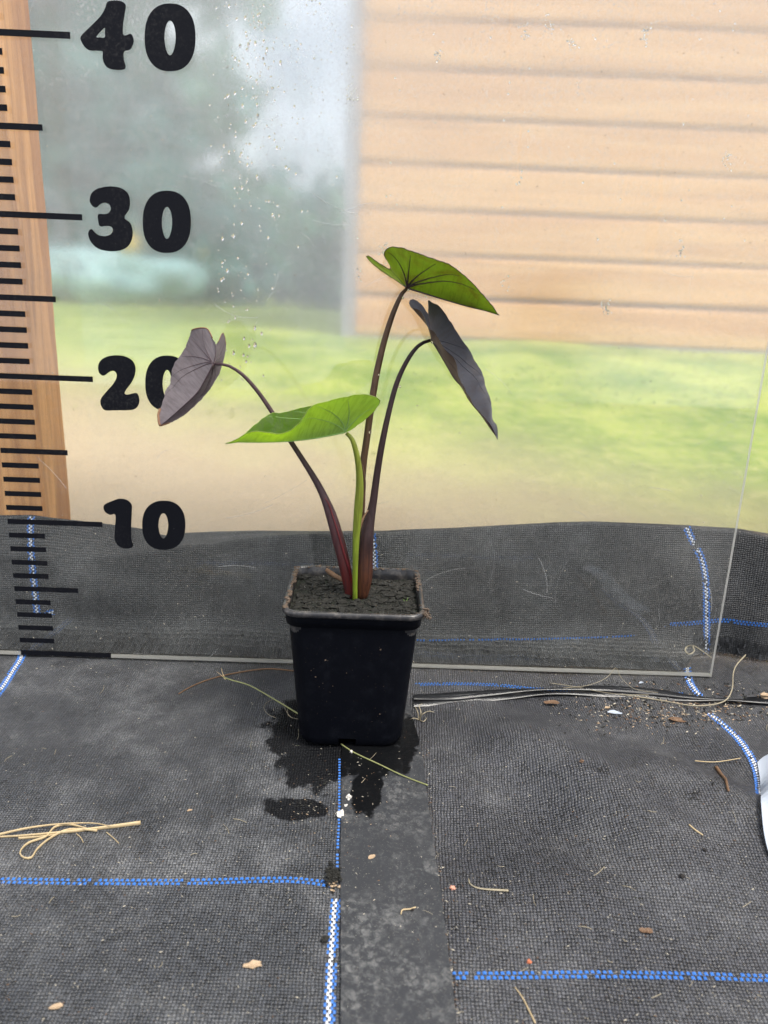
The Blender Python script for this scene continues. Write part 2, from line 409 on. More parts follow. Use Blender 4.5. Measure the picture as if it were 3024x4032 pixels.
def lawn_mat():
    t = NT('garden_ground'); p = t.pos()
    sx = t.n('SeparateXYZ'); t.set(sx.inputs[0], p)
    n1 = t.noise(p, 5.0, 5, 0.6); n2 = t.noise(p, 1.6, 3); n3 = t.noise(p, 40, 4, 0.7)
    g = t.mix(t.step(n1, 0.3, 0.7), (0.11, 0.21, 0.028), (0.36, 0.42, 0.085))
    g = t.mix(t.math('MULTIPLY', t.step(n3, 0.45, 0.7), 0.4), g, (0.52, 0.47, 0.22))
    s = t.mix(n1, (0.36, 0.27, 0.17), (0.58, 0.46, 0.30))
    yy = t.math('ADD', sx.outputs[1], t.math('ADD', t.math('MULTIPLY_ADD', n1, 0.5, -0.25), t.math('MULTIPLY_ADD', sx.outputs[0], 0.62, -0.06)))
    f = t.step(yy, 0.42, 1.15)
    c = t.mix(f, s, g)
    return t.done(t.princ(c, 0.9, t.bump(n3, 0.5, 0.02), 0.2))
M['lawn'] = lawn_mat()
def foliage(name, c0, c1):
    t = NT(name); p = t.pos(); n = t.noise(p, 3.0, 3); 
    c = t.mix(t.step(n, 0.35, 0.65), c0, c1)
    return t.done(t.mixsh(0.3, t.n('BsdfDiffuse', {'Color': c}), t.n('BsdfTranslucent', {'Color': c})))
M['tree_a'] = foliage('bluish_foliage', (0.028, 0.105, 0.100), (0.105, 0.27, 0.24))
M['tree_b'] = foliage('green_foliage', (0.040, 0.135, 0.080), (0.13, 0.30, 0.16))
M['grass'] = foliage('grass_blade', (0.20, 0.30, 0.05), (0.36, 0.42, 0.09))
M['bark'] = plain('bark', (0.10, 0.075, 0.055), 0.9, 0.4, 40)
M['teal'] = plain('pale_teal_cloth', (0.27, 0.45, 0.46), 0.7, 0.2, 6)
M['yellow'] = plain('dull_yellow_plastic', (0.75, 0.55, 0.10), 0.6, 0.1, 6)

def leaf_mat(name, up, under, trans, tw, rough=0.38, blotch=(0.5, 0.5, 0.5)):
    """waxy leaf: its upper and lower faces differ in colour; light comes through the blade"""
    t = NT(name); p = t.pos(); back = t.n('NewGeometry').outputs['Backfacing']
    n1 = t.noise(p, 60, 4, 0.6, 0.5); n2 = t.noise(p, 420, 4, 0.65)
    def var(c, a): return t.mix(n1, tuple(q*(1-a) for q in c), tuple(min(1, q*(1+a)) for q in c))
    col = t.mix(back, var(up, 0.28), var(under, 0.28))
    tc = t.mix(t.step(n1, 0.40, 0.72), trans, tuple(a*b for a, b in zip(trans, blotch)))
    tc = t.mix(t.math('MULTIPLY', t.step(n2, 0.5, 0.75), 0.3), tc, tuple(q*0.6 for q in trans))
    nm = t.bump(n2, 0.12, 0.001)
    uvn = t.n('UVMap'); mpu = t.n('Mapping'); t.set(mpu.inputs[0], uvn.outputs[0]); mpu.inputs['Scale'].default_value = (58, 2.2, 1)
    st_ = t.noise(mpu, 1.0, 3, 0.6, 0.6)
    col = t.mix(t.math('MULTIPLY', t.step(st_, 0.42, 0.62), 0.38), col, tuple(q*0.45 for q in under)); tc = t.mix(t.math('MULTIPLY', t.step(st_, 0.45, 0.65), 0.35), tc, tuple(q*0.5 for q in trans))
    nm = t.bump(t.math('ADD', n2, st_), 0.25, 0.0008)
    pr = t.princ(col, rough, nm, 0.3)
    tl = t.n('BsdfTranslucent', {'Color': tc})
    return t.done(t.mixsh(tw, pr, tl))
M['leaf_top'] = leaf_mat('olive_leaf', (0.04, 0.06, 0.018), (0.035, 0.045, 0.016), (0.12, 0.20, 0.008), 0.58, 0.4, (0.75, 0.40, 0.6))
M['leaf_green'] = leaf_mat('fresh_green_leaf', (0.060, 0.145, 0.006), (0.27, 0.38, 0.16), (0.31, 0.52, 0.010), 0.60, 0.45, (0.8, 0.85, 0.8))
M['leaf_dark'] = leaf_mat('blue_black_leaf', (0.036, 0.038, 0.050), (0.07, 0.05, 0.042), (0.05, 0.03, 0.025), 0.22, 0.5, (0.7, 0.7, 0.7))
M['leaf_grey'] = leaf_mat('purple_grey_leaf', (0.07, 0.055, 0.06), (0.235, 0.205, 0.212), (0.16, 0.09, 0.085), 0.38, 0.5, (0.8, 0.75, 0.75))
M['vein_dark'] = plain('purple_vein', (0.035, 0.020, 0.020), 0.45, 0.3, 300)
M['vein_purple'] = plain('dull_purple_vein', (0.060, 0.036, 0.040), 0.45, 0.3, 300)
M['vein_green'] = plain('pale_green_vein', (0.26, 0.42, 0.12), 0.45, 0.2, 300)
M['margin_green'] = plain('leaf_edge_green', (0.20, 0.27, 0.05), 0.5, 0.3, 300)
M['scorch'] = plain('scorched_leaf_edge', (0.20, 0.10, 0.05), 0.6, 0.4, 300)
def petiole(name, lo, hi, z0, z1, rough=0.42):
    t = NT(name); p = t.pos(); sx = t.n('SeparateXYZ'); t.set(sx.inputs[0], p)
    mp = t.n('Mapping'); t.set(mp.inputs[0], p); mp.inputs['Scale'].default_value = (700, 700, 22)
    n = t.noise(p, 180, 4, 0.6); n2 = t.noise(mp, 1.0, 3, 0.6, 0.4)
    c = t.mix(t.step(t.math('ADD', sx.outputs[2], t.math('MULTIPLY_ADD', n, 0.04, -0.02)), z0*CM, z1*CM), lo, hi)
    c = t.mix(t.math('MULTIPLY', t.step(n2, 0.35, 0.65), 0.55), c, tuple(q*0.4 for q in hi))
    return t.done(t.princ(c, rough, t.bump(n2, 0.5, 0.0006), 0.22))
M['pet_brown'] = petiole('brown_green_stalk', (0.075, 0.026, 0.016), (0.075, 0.042, 0.022), 10, 18)
M['pet_dark'] = petiole('dark_purple_stalk', (0.085, 0.032, 0.016), (0.030, 0.016, 0.016), 9.5, 13)
M['pet_purple'] = petiole('maroon_stalk', (0.085, 0.014, 0.012), (0.065, 0.036, 0.040), 9.5, 15)
M['pet_green'] = petiole('yellow_green_stalk', (0.17, 0.24, 0.022), (0.19, 0.22, 0.03), 10, 16)
M['red_edge'] = plain('crimson_sheath_edge', (0.10, 0.008, 0.010), 0.4, 0.3, 300)
M['mud'] = plain('dried_mud', (0.085, 0.060, 0.042), 0.8, 0.6, 400)
M['husk'] = plain('dry_brown_sheath', (0.15, 0.085, 0.045), 0.65, 0.5, 250, bump=0.4)

# ------------------------------------------------------------------ the floor
def gauss(x, y, cx, cy_, sx, sy, h): return h*math.exp(-((x-cx)/sx)**2-((y-cy_)/sy)**2)
def floor_z(x, y):
    """the fabric lies nearly flat left of the strip and is slack and humped to the right of it"""
    z = 0.10*mnoise.noise((x*0.12, y*0.12, 3.1)) + 0.05*mnoise.noise((x*0.35, y*0.35, 7.7))
    if x > 27:
        k = min(1, (x-27)/4.0); k = k*k*(3-2*k)
        hump = gauss(x, y, 36, -10.5, 5.0, 4.0, 0.75) + gauss(x, y, 43, -17, 6.0, 3.6, 0.65) + gauss(x, y, 40.5, -13.5, 4, 2.5, 0.45) \
             - gauss(x, y, 33, -17, 3.5, 4.5, 0.25) + gauss(x, y, 36.5, -21.5, 7, 3, 0.35) + gauss(x, y, 58, -20, 10, 9, 0.8)
        z += k*(2.1*hump + 0.28*math.sin(x*0.9+y*0.5)*math.exp(-((y+15)/7)**2))
    else:
        z += gauss(x, y, 14, -19.5, 10, 1.2, 0.10)
    return z*1.0
def on_floor(px, py, lift=0.0):
    z = 0.0
    for _ in range(6):
        p = atz(px, py, z); z = floor_z(p.x, p.y)
    return Vector((p.x, p.y, z+lift))
def floor_piece(name, x0, x1, y0, y1, st, mat, uvrot=0.0):
    nx = int((x1-x0)/st)+1; ny = int((y1+42)/st)+1; ys = [y0+(-42-y0)*j/60 for j in range(60)]+[-42+(y1+42)*j/(ny-1) for j in range(ny)]; ny = len(ys)
    xs = [x0+(x1-x0)*i/(nx-1) for i in range(nx)]
    xs = [x0-8*(12-i) for i in range(12)]+xs if x0 < 0 else xs+[x1+8*(i+1) for i in range(14)]
    nx = len(xs)
    v = []; uv = []; c, s = math.cos(uvrot), math.sin(uvrot)
    for j in range(ny):
        for i in range(nx):
            x = xs[i]; y = ys[j]
            v.append((x, y, floor_z(x, y))); uv.append((x*c-y*s, x*s+y*c))
    f = [(j*nx+i, j*nx+i+1, (j+1)*nx+i+1, (j+1)*nx+i) for j in range(ny-1) for i in range(nx-1)]
    return tag(mesh_obj(name, v, f, mat, uv=uv), kind='structure')
fl = floor_piece('ground_fabric', -45, 26.2, -170, 13, 0.4, M['fabric'], 0.0)
fl['label'] = 'flat black woven ground fabric left of the plastic strip'
fr_ = floor_piece('ground_fabric', 26.2, 100, -170, 13, 0.4, M['fabric_r'], 0.06)
fr_['label'] = 'slack humped black woven ground fabric right of the plastic strip'

def tracer(name, px, mapper, rows, parent, step=0.21, tw=0.085, lift=0.035, gap=1.0, skip=None, seed=1):
    """coloured tracer tapes woven into the fabric: rows = [(offset cm, colour key, phase)]"""
    pts = [tuple(mapper(*q)) for q in spline([dd(*q) for q in px], 60)]
    L = sum(math.dist(a, b) for a, b in zip(pts, pts[1:])); n = max(2, int(L/step))
    pts = [Vector(q) for q in spline(pts, n+1)]
    rr = random.Random(seed); mb = {}
    for key in {r[1] for r in rows}: mb[key] = MB()
    for i in range(n):
        a, b = pts[i], pts[i+1]; t = (b-a).normalized()
        nr = Vector((0, -1, 0)) if parent and parent.name.startswith('membrane') else Vector((0, 0, 1))
        s = t.cross(nr).normalized()
        for off, key, ph in rows:
            if rr.random() < 0.04*gap: continue
            c = lerp(a, b, 0.5+ph) + s*(off + rr.uniform(-.008, .008)) + nr*(lift + (0.02 if key == 'white' else 0))
            l = step*rr.uniform(0.26, 0.33); w_ = tw*rr.uniform(0.42, 0.52)
            q = []
            for k in range(3):
                e = (k-1)*l; arch = 0.012 if k == 1 else -0.022
                q += [c + t*e - s*w_ + nr*arch, c + t*e + s*w_ + nr*arch]
            mb[key].add([tuple(z) for z in q], [(0, 1, 3, 2), (2, 3, 5, 4)])
    for key, b in mb.items():
        o = b.build(name, M['tape_'+key], parent, smooth=False); o['kind'] = 'stuff'
        o['label'] = f'{key} tracer stitches woven into the black fabric'
B2 = [(-0.11, 'blue', 0.0), (0.11, 'blue', 0.5)]
BWB = [(-0.23, 'blue', 0), (-0.055, 'white', 0.5), (0.055, 'white', 0.0), (0.23, 'blue', 0.5), (-0.15, 'blue', 0.5), (0.15, 'blue', 0.0)]
of = lambda x, y: on_floor(x, y)
tracer('tracer_stitches', [(-40, 1904), (0, 1903), (200, 1906), (400, 1906), (560, 1902), (640, 1902), (712, 1911)], of, B2, fl, 0.25, 0.16, seed=1)
tracer('tracer_stitches', [(975, 2108), (1100, 2108), (1250, 2106), (1400, 2107), (1540, 2110), (1680, 2115)], of, B2, fr_, 0.25, 0.16, seed=2)
tracer('tracer_stitches', [(738, 1638), (738, 1760), (735, 1830), (734, 1885)], of, [(0.13, 'blue', 0)], fl, 0.26, 0.13, seed=3)
tracer('tracer_stitches', [(726, 1940), (721, 2000), (716, 2080), (710, 2220), (708, 2260)], of, [(-0.19, 'blue', 0), (-0.10, 'blue', .5), (-0.01, 'white', 0), (0.08, 'white', .5), (0.17, 'blue', 0)], fl, 0.30, 0.10, seed=4)
tracer('tracer_stitches', [(45, 1356), (47, 1385), (46, 1420), (28, 1450), (8, 1482), (-20, 1520)], of, BWB, fl, 0.27, 0.10, seed=5)
tracer('tracer_stitches', [(896, 1479), (1000, 1478), (1080, 1481), (1160, 1489), (1280, 1494), (1380, 1496), (1480, 1500)], of, B2, fr_, 0.22, 0.15, seed=6, gap=2)
tracer('tracer_stitches', [(1484, 1440), (1488, 1468), (1500, 1490), (1512, 1503)], of, BWB, fr_, 0.27, 0.10, seed=7, gap=3)
tracer('tracer_stitches', [(1530, 1540), (1560, 1565), (1590, 1592), (1612, 1620), (1630, 1652), (1640, 1685), (1643, 1720)], of, BWB, fr_, 0.25, 0.10, seed=8, gap=3)

# flat black plastic strip on the seam
def strip():
    n = 60; v = []; f = []
    L = [(745, 1500), (741, 1560), (738, 1640), (737, 1760), (735, 1880), (736, 2000), (736, 2120), (736, 2260), (738, 3600)]
    R_ = [(878, 1500), (893, 1560), (908, 1620), (925, 1740), (938, 1840), (955, 1960), (970, 2080), (990, 2260), (1120, 3600)]
    a = [atz(*dd(*q)) for q in L]; b = [atz(*dd(*q)) for q in R_]
    a = spline([tuple(q) for q in a], n); b = spline([tuple(q) for q in b], n); K = 8
    for i in range(n):
        for k in range(K+1):
            p = Vector(a[i]).lerp(Vector(b[i]), k/K)
            wv = 0.035*mnoise.noise((p.x*0.7, p.y*0.25, 2))
            z = max(floor_z(p.x, p.y), floor_z(p.x+.3, p.y), floor_z(p.x-.3, p.y))
            e = 0.02*mnoise.noise((p.y*2.2, k, 1)) if k in (0, K) else 0
            v.append((p.x+e, p.y, max(0.06, z)+0.10+wv*0.6))
    top = len(v)
    v += [(x, y, z-0.14) for x, y, z in v]
    for i in range(n-1):
        for k in range(K):
            q = i*(K+1)+k; f.append((q, q+1, q+K+2, q+K+1)[::-1])
        for k in (0, K):
            q = i*(K+1)+k; q2 = q+K+1
            f.append((q, q2, q2+top, q+top) if k == 0 else (q2, q, q+top, q2+top))
    for k in range(K):
        f.append((k, k+1, k+1+top, k+top)); q = (n-1)*(K+1)+k; f.append((q+1, q, q+top, q+1+top))
    o = mesh_obj('plastic_strip', v, f, M['strip'], smooth=False)
    tag(o, 'dusty black flat plastic strip laid over the fabric seam and under the pot', 'plastic strip')
strip()

# ------------------------------------------------------------------ membrane skirt hanging at the foot of the wall
FOLD = [(-260, 1190), (0, 1200), (110, 1207), (200, 1208), (275, 1201), (325, 1189), (401, 1178), (457, 1177), (506, 1168), (580, 1158), (658, 1153), (830, 1150), (1000, 1142), (1200, 1131), (1280, 1129), (1480, 1137), (1590, 1144), (1659, 1155), (1900, 1175), (2300, 1190)]
TOP = [(-260, 1105), (0, 1113), (70, 1112), (110, 1118), (219, 1130), (308, 1142), (340, 1153), (362, 1157), (401, 1151), (467, 1148), (560, 1146), (658, 1147), (830, 1146.5), (1000, 1139), (1200, 1128), (1280, 1126), (1480, 1134), (1590, 1141), (1659, 1152), (1900, 1172), (2300, 1187)]
YTOP = [(-260, 5.7), (110, 5.7), (308, 6.2), (467, 6.8), (658, 6.0), (830, 4.9), (1200, 4.9), (2300, 4.9)]
tabF = []; tabT = []; tabY = []
for px_, fy in FOLD:
    p = aty(*dd(px_, fy), 4.6); tabF.append((p.x, p.z))
for i, (px_, ty) in enumerate(TOP):
    Y = interp(YTOP, px_); p = aty(*dd(px_, ty), Y); tabT.append((p.x, p.z)); tabY.append((p.x, Y))
def skirt_pt(x, s):
    """s 0..1 up the front face, 1..2 over the fold to the free edge"""
    zf = interp(tabF, x); zt = interp(tabT, x); yt = interp(tabY, x)
    front = 4.6 + 0.25*mnoise.noise((x*0.11, 0, 4))
    if x > 50: front -= 0.9*math.exp(-((x-58)/5)**2) - 0.5*math.sin((x-51)*0.9)*math.exp(-((x-56)/4)**2)
    if s <= 1:
        z = 0.25 + (zf-0.25)*s
        bul = math.sin(math.pi*min(1, s))*(0.45*mnoise.noise((x*0.09, s*1.5, 9))+0.35*mnoise.noise((x*0.22+s*1.2, s*1.1, 19))-0.25) + 0.05*mnoise.noise((x*0.5, z*0.5, 2))
        y = front - 0.25 + bul + 0.25*s - (0.35*(1-s)**3)
        y += 0.28*math.exp(-((x-34.2-(1-s)*1.6)/0.4)**2)*math.sin(math.pi*s)      # a soft crease
        if s < 0.22:
            q = 1-s/0.22; k2 = 1/(1+math.exp((x-50.0)/0.5)); y -= k2*3.3*q**1.4; z = lerp(z, max(0.22, floor_z(x, y)+0.10) + 1.2*(s/0.22)**1.6*(zf/9), k2)
        return (x, y, z)
    k = s-1; b = 4*k*(1-k)
    y = lerp(front, yt, k); z = lerp(zf, zt, k) + 0.12*b*mnoise.noise((x*0.2, k*2, 5))
    return (x, y, z)
def skirt():
    x0, x1, nx, ns = -16, 84, 260, 44
    v = []; uv = []
    for j in range(ns):
        s = 2*j/(ns-1)
        for i in range(nx):
            x = x0+(x1-x0)*i/(nx-1); p = skirt_pt(x, s); v.append(p)
            uv.append((x, p[2] if s <= 1 else interp(tabF, x)+(s-1)*2.2))
    f = [(j*nx+i, j*nx+i+1, (j+1)*nx+i+1, (j+1)*nx+i) for j in range(ns-1) for i in range(nx-1)]
    root = thing('membrane_skirt', 'upright black woven membrane skirt folded along the foot of the plastic wall', 'membrane', (30, 4.6, 0))
    mesh_obj('woven_panel', v, f, M['fabric_w'], root, uv=uv)
    def ms(px, py):
        Y = 4.5
        for _ in range(8):
            p = aty(px, py, Y); zf = interp(tabF, p.x)
            s = (p.z-0.25)/(zf-0.25)
            if s > 1: s = 1 + min(1, (p.z-zf)/max(0.15, interp(tabT, p.x)-zf))
            s = max(0.0, s); q = skirt_pt(p.x, s); Y = q[1]
        return Vector(q)
    tracer('tracer_stitches', [(68, 1114), (66, 1150), (68, 1200), (74, 1260), (79, 1310), (85, 1352)], ms, BWB, root, 0.27, 0.10, seed=11)
    tracer('tracer_stitches', [(804, 1151), (807, 1180), (809, 1215), (810, 1260)], ms, BWB, root, 0.27, 0.10, seed=12)
    tracer('tracer_stitches', [(1482, 1137), (1494, 1165), (1510, 1195), (1520, 1225), (1525, 1270), (1526, 1330), (1526, 1385), (1526, 1410)], ms, BWB, root, 0.27, 0.10, seed=13)
    tracer('tracer_stitches', [(860, 1380), (930, 1374), (1050, 1368), (1200, 1362), (1350, 1355), (1480, 1347), (1560, 1340), (1610, 1346), (1680, 1352)], ms, [(-0.10, 'blue', 0), (0.10, 'blue', .5)], root, 0.24, 0.15, seed=14)
    b = MB(); rr = random.Random(5)
    x = 50.5
    while x < 64:
        x += rr.uniform(0.10, 0.28)
        a = Vector(skirt_pt(x, 0.14)); l = rr.uniform(0.8, 1.5); w_ = 0.05
        p = [(a.x+rr.uniform(-.1, .1)*k, a.y-0.06-0.08*k*rr.random(), max(0.12, a.z-l*k/3)) for k in range(4)]
        vv = [];
        for q in p: vv += [(q[0]-w_, q[1], q[2]), (q[0]+w_, q[1], q[2])]
        b.add(vv, [(0, 1, 3, 2), (2, 3, 5, 4), (4, 5, 7, 6)])
    o = b.build('frayed_threads', M['tape_black'], root, False); o['kind'] = 'stuff'
skirt()

# ------------------------------------------------------------------ acrylic height board
def fill(outer, holes=()):
    """triangulated flat shape from closed outlines in (x, z)"""
    loops = [[Vector((x, 0, z)) for x, z in outer]] + [[Vector((x, 0, z)) for x, z in h] for h in holes]
    flat = [Vector((q.x, q.z, 0)) for l in loops for q in l]
    tri = tessellate_polygon([[Vector((q.x, q.z, 0)) for q in l] for l in loops])
    return flat, tri, [len(l) for l in loops]
def slab(outer, holes, y0, y1):
    pts, tri, cnt = fill(outer, holes); n = len(pts); v = [(p.x, y0, p.y) for p in pts] + [(p.x, y1, p.y) for p in pts]; f = []
    for a, b, c in tri:
        ar = (pts[b]-pts[a]).cross(pts[c]-pts[a]).z
        if ar > 0: f.append((a, b, c)); f.append((c+n, b+n, a+n))
        else: f.append((c, b, a)); f.append((a+n, b+n, c+n))
    s = 0
    for c in cnt:
        for i in range(c):
            a, b = s+i, s+(i+1) % c; f.append((b, a, a+n, b+n))
        s += c
    return v, f
SHEET_L, SHEET_R, SHEET_T, TH = -3.2, 50.82, 50.0, 0.3
ZB = 0.19
board = thing('acrylic_height_board', 'clear acrylic height board with black centimetre ticks and numerals standing behind the pot', 'height board', (0, 0, 0))
board.location = (0, 0, 0.0016); board.rotation_euler = (-LEAN, 0, 0)
v, f = box(SHEET_L, SHEET_R, 0.0, TH, 0.0, SHEET_T)
# corner hole is left out of the mesh; faces: bottom, top, front, back, left, right
o = mesh_obj('clear_panel', v, [f[2], f[3]], M['acrylic'], board, smooth=False)
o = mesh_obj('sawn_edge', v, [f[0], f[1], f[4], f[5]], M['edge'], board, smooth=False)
v, f = box(SHEET_L, SHEET_R, -0.004, TH+0.004, -0.001, 0.15); o = mesh_obj('bright_edge_band', v, f, M['edge'], board, smooth=False)  # added pale band, stands in for light piped to the bottom edge
tick_me = {}
for zc in range(0, 50):
    kind = 10 if zc % 10 == 0 else 5 if zc % 5 == 0 else 1
    ln = {10: 6.53, 5: 4.50, 1: 2.48}[kind]
    if kind not in tick_me:
        v, f = box(0, ln, -0.02, -0.003, -0.18, 0.18)
        o = mesh_obj('tick_mark', v, f, M['vinyl'], board, smooth=False); tick_me[kind] = o.data
    else:
        o = bpy.data.objects.new('tick_mark', tick_me[kind]); COL.objects.link(o); o.parent = board
    o.location = (0, 0, (zc+ZB)*CM)
z1 = zm(0, 0, 1000/1659); z4 = zm(0, 1100, 1000/1659)
def ell(cx, cy_, rx, ry, n=44, e=2.0, point=0.0):
    out = []
    for i in range(n):
        a = 2*math.pi*i/n; c, s = math.cos(a), math.sin(a)
        x = rx*math.copysign(abs(c)**(2/e), c); y = ry*math.copysign(abs(s)**(2/e), s)
        if point and s > 0: x *= 1-point*s
        out.append((cx+x, cy_+y))
    return out
DIG = {
 '4': (z1, [(703, 35), (740, 25), (790, 28), (822, 52), (818, 100), (806, 180), (806, 246), (830, 250), (856, 241), (872, 268), (873, 305), (850, 345), (813, 356), (810, 400), (822, 462), (800, 476), (750, 476), (705, 463), (680, 430), (672, 395), (672, 357), (640, 352), (590, 350), (562, 335), (540, 305), (527, 270), (545, 240), (600, 187), (660, 125), (688, 75)], [[(630, 262), (660, 226), (686, 202), (687, 230), (685, 266), (655, 265)]]),
 '3': (z1, [(589, 1312), (604, 1275), (650, 1247), (720, 1236), (790, 1246), (836, 1280), (850, 1330), (845, 1385), (814, 1440), (852, 1474), (868, 1530), (860, 1590), (828, 1635), (770, 1657), (700, 1657), (640, 1640), (597, 1600), (578, 1552), (583, 1525), (600, 1513), (620, 1535), (650, 1556), (690, 1560), (725, 1548), (740, 1520), (725, 1497), (690, 1494), (655, 1497), (643, 1460), (640, 1430), (647, 1415), (690, 1417), (716, 1405), (726, 1380), (716, 1355), (690, 1343), (660, 1350), (628, 1375), (602, 1360), (589, 1336)], []),
 '2': (z4, [(645, 615), (643, 580), (660, 545), (700, 521), (760, 512), (820, 520), (866, 547), (886, 590), (882, 640), (860, 690), (824, 738), (816, 764), (840, 768), (870, 760), (898, 761), (912, 800), (904, 840), (880, 863), (840, 870), (760, 871), (690, 871), (668, 852), (657, 820), (665, 788), (700, 745), (740, 700), (762, 660), (762, 630), (745, 614), (720, 618), (680, 645), (656, 634)], []),
 '1': (z4, [(686, 1484), (740, 1460), (780, 1447), (830, 1455), (861, 1487), (862, 1540), (858, 1640), (860, 1715), (871, 1752), (850, 1770), (800, 1768), (766, 1745), (750, 1705), (752, 1640), (755, 1553), (720, 1552), (690, 1535), (678, 1510)], []),
}
ZERO = [(z1, (1112, 265, 166, 221), (1112, 269, 37, 113), '40'), (z1, (1091, 1467, 157, 203), (1092, 1474, 34, 104), '30'),
        (z4, (1092, 694, 142, 180), (1093, 700, 30, 92), '20'), (z4, (1071, 1620, 141, 160), (1068, 1624, 32, 82), '10')]
for ch, (zf_, outl, holes) in DIG.items():
    ol = [on_sheet(*zf_(*q)) for q in spline(outl, 110, closed=True)]
    hl = [[on_sheet(*zf_(*q)) for q in spline(h, 24, closed=True)] for h in holes]
    v, f = slab(ol, hl, -0.022, -0.003)
    o = mesh_obj('numeral_digit', v, f, M['vinyl'], board, smooth=False)
    o['label'] = f'black vinyl digit {ch} on the acrylic board'
for zf_, eo, ei, txt in ZERO:
    ol = [on_sheet(*zf_(*q)) for q in ell(*eo, n=60, e=2.35)]
    hl = [[on_sheet(*zf_(*q)) for q in ell(*ei, n=40, e=2.0, point=0.12)]]
    v, f = slab(ol, hl, -0.022, -0.003)
    o = mesh_obj('numeral_digit', v, f, M['vinyl'], board, smooth=False)
    o['label'] = f'black vinyl zero of the number {txt} on the acrylic board'
# ghost outlines of peeled lettering, faint glue residue
zg = zm(2050, 2050, 700/1659)
GH = [[(270, 660), (285, 510)], [(320, 540), (345, 500), (380, 488), (410, 510)], [(430, 640), (415, 580), (440, 520), (490, 498), (540, 520), (560, 580), (545, 650)], [(455, 640), (458, 570), (490, 530)],
      [(640, 660), (655, 520)], [(680, 610), (690, 550), (730, 515), (775, 530), (790, 590), (770, 670)], [(870, 695), (885, 540)], [(908, 700), (925, 530)],
      [(1005, 560), (1050, 532), (1100, 540), (1125, 570)], [(1000, 680), (990, 610), (1010, 570)], [(1190, 555), (1240, 542), (1290, 555), (1270, 625), (1200, 645), (1180, 700)], [(1355, 720), (1370, 630)],
      [(515, 370), (530, 250), (545, 250)], [(540, 310), (590, 290), (620, 285)], [(530, 350), (560, 378), (600, 370), (610, 290)], [(640, 370), (675, 370), (685, 288)], [(735, 350), (745, 288), (770, 285)], [(820, 375), (830, 295), (850, 290)], [(1005, 400), (1015, 310)], [(1070, 370), (1090, 290)]]
b = MB()
for ln in GH:
    pts = [on_sheet(*zg(*q)) for q in spline(ln, 10)]
    v, f = tube([(x, -0.006, z) for x, z in pts], 0.014, 4, 0.3); b.add(v, f)
o = b.build('lettering_residue', M['residue'], board, False); o['kind'] = 'stuff'; o['label'] = 'faint outlines of peeled lettering on the acrylic board'

rr = random.Random(31); b = MB(); sc_ = MB()
for _ in range(420):                                      # lint, splashes and grit dried on the sheet
    x, z = rr.uniform(SHEET_L, SHEET_R), rr.random()**1.5*48
    a, r_, e = rr.uniform(0, 3.1), rr.choice([.012, .016, .02, .03, .045]), rr.uniform(1, 2.6); ca, sa = math.cos(a)*r_, math.sin(a)*r_
    b.add([(x-ca*e, -.006, z-sa*e), (x+sa*.7, -.008, z-ca*.7), (x+ca*e, -.006, z+sa*e), (x-sa*.7, -.008, z+ca*.7), (x, -.02, z)], [(0, 1, 4), (1, 2, 4), (2, 3, 4), (3, 0, 4)])
for _ in range(60):
    x, z = rr.uniform(SHEET_L, SHEET_R), rr.random()**1.3*46; a = rr.uniform(0, 6.3); l = rr.uniform(.5, 3.5); c = rr.uniform(-.5, .5)
    v, f = tube([(x+math.cos(a+c*k/6)*l*k/6, -.004, max(.3, z+math.sin(a+c*k/6)*l*k/6)) for k in range(7)], rr.choice([.006, .009, .013]), 4, .3); sc_.add(v, f)
o = b.build('dried_flecks', M['grit'], board, False); o['kind'] = 'stuff'
o = sc_.build('fine_scratches', M['scratch'], board, False); o['kind'] = 'stuff'

# ------------------------------------------------------------------ timber post
def post():
    x1, x0, y0, y1 = 0.0, -6.2, 6.0, 10.7
    n = 60; v = []; f = []
    prof = [(x0, y0), (x1-0.25, y0), (x1-0.07, y0+0.07), (x1, y0+0.25), (x1, y1), (x0, y1)]
    for j in range(n):
        z = -1 + 92*j/(n-1)
        for i, (x, y) in enumerate(prof):
            w_ = 0.09*mnoise.noise((z*0.12, i*0.3, 1)) + 0.05*mnoise.noise((z*0.5, i*0.3, 6))
            v.append((x+w_*(1 if i in (2, 3, 4) else 0), y+w_*0.3, z))
    k = len(prof)
    for j in range(n-1):
        for i in range(k):
            f.append((j*k+i, j*k+(i+1) % k, (j+1)*k+(i+1) % k, (j+1)*k+i))
    f.append(tuple(range(k-1, -1, -1))); f.append(tuple((n-1)*k+i for i in range(k)))
    o = mesh_obj('timber_post', v, f, M['post'], smooth=False)
    tag(o, 'rough sawn brown timber post behind the ruler ticks', 'post')
post()

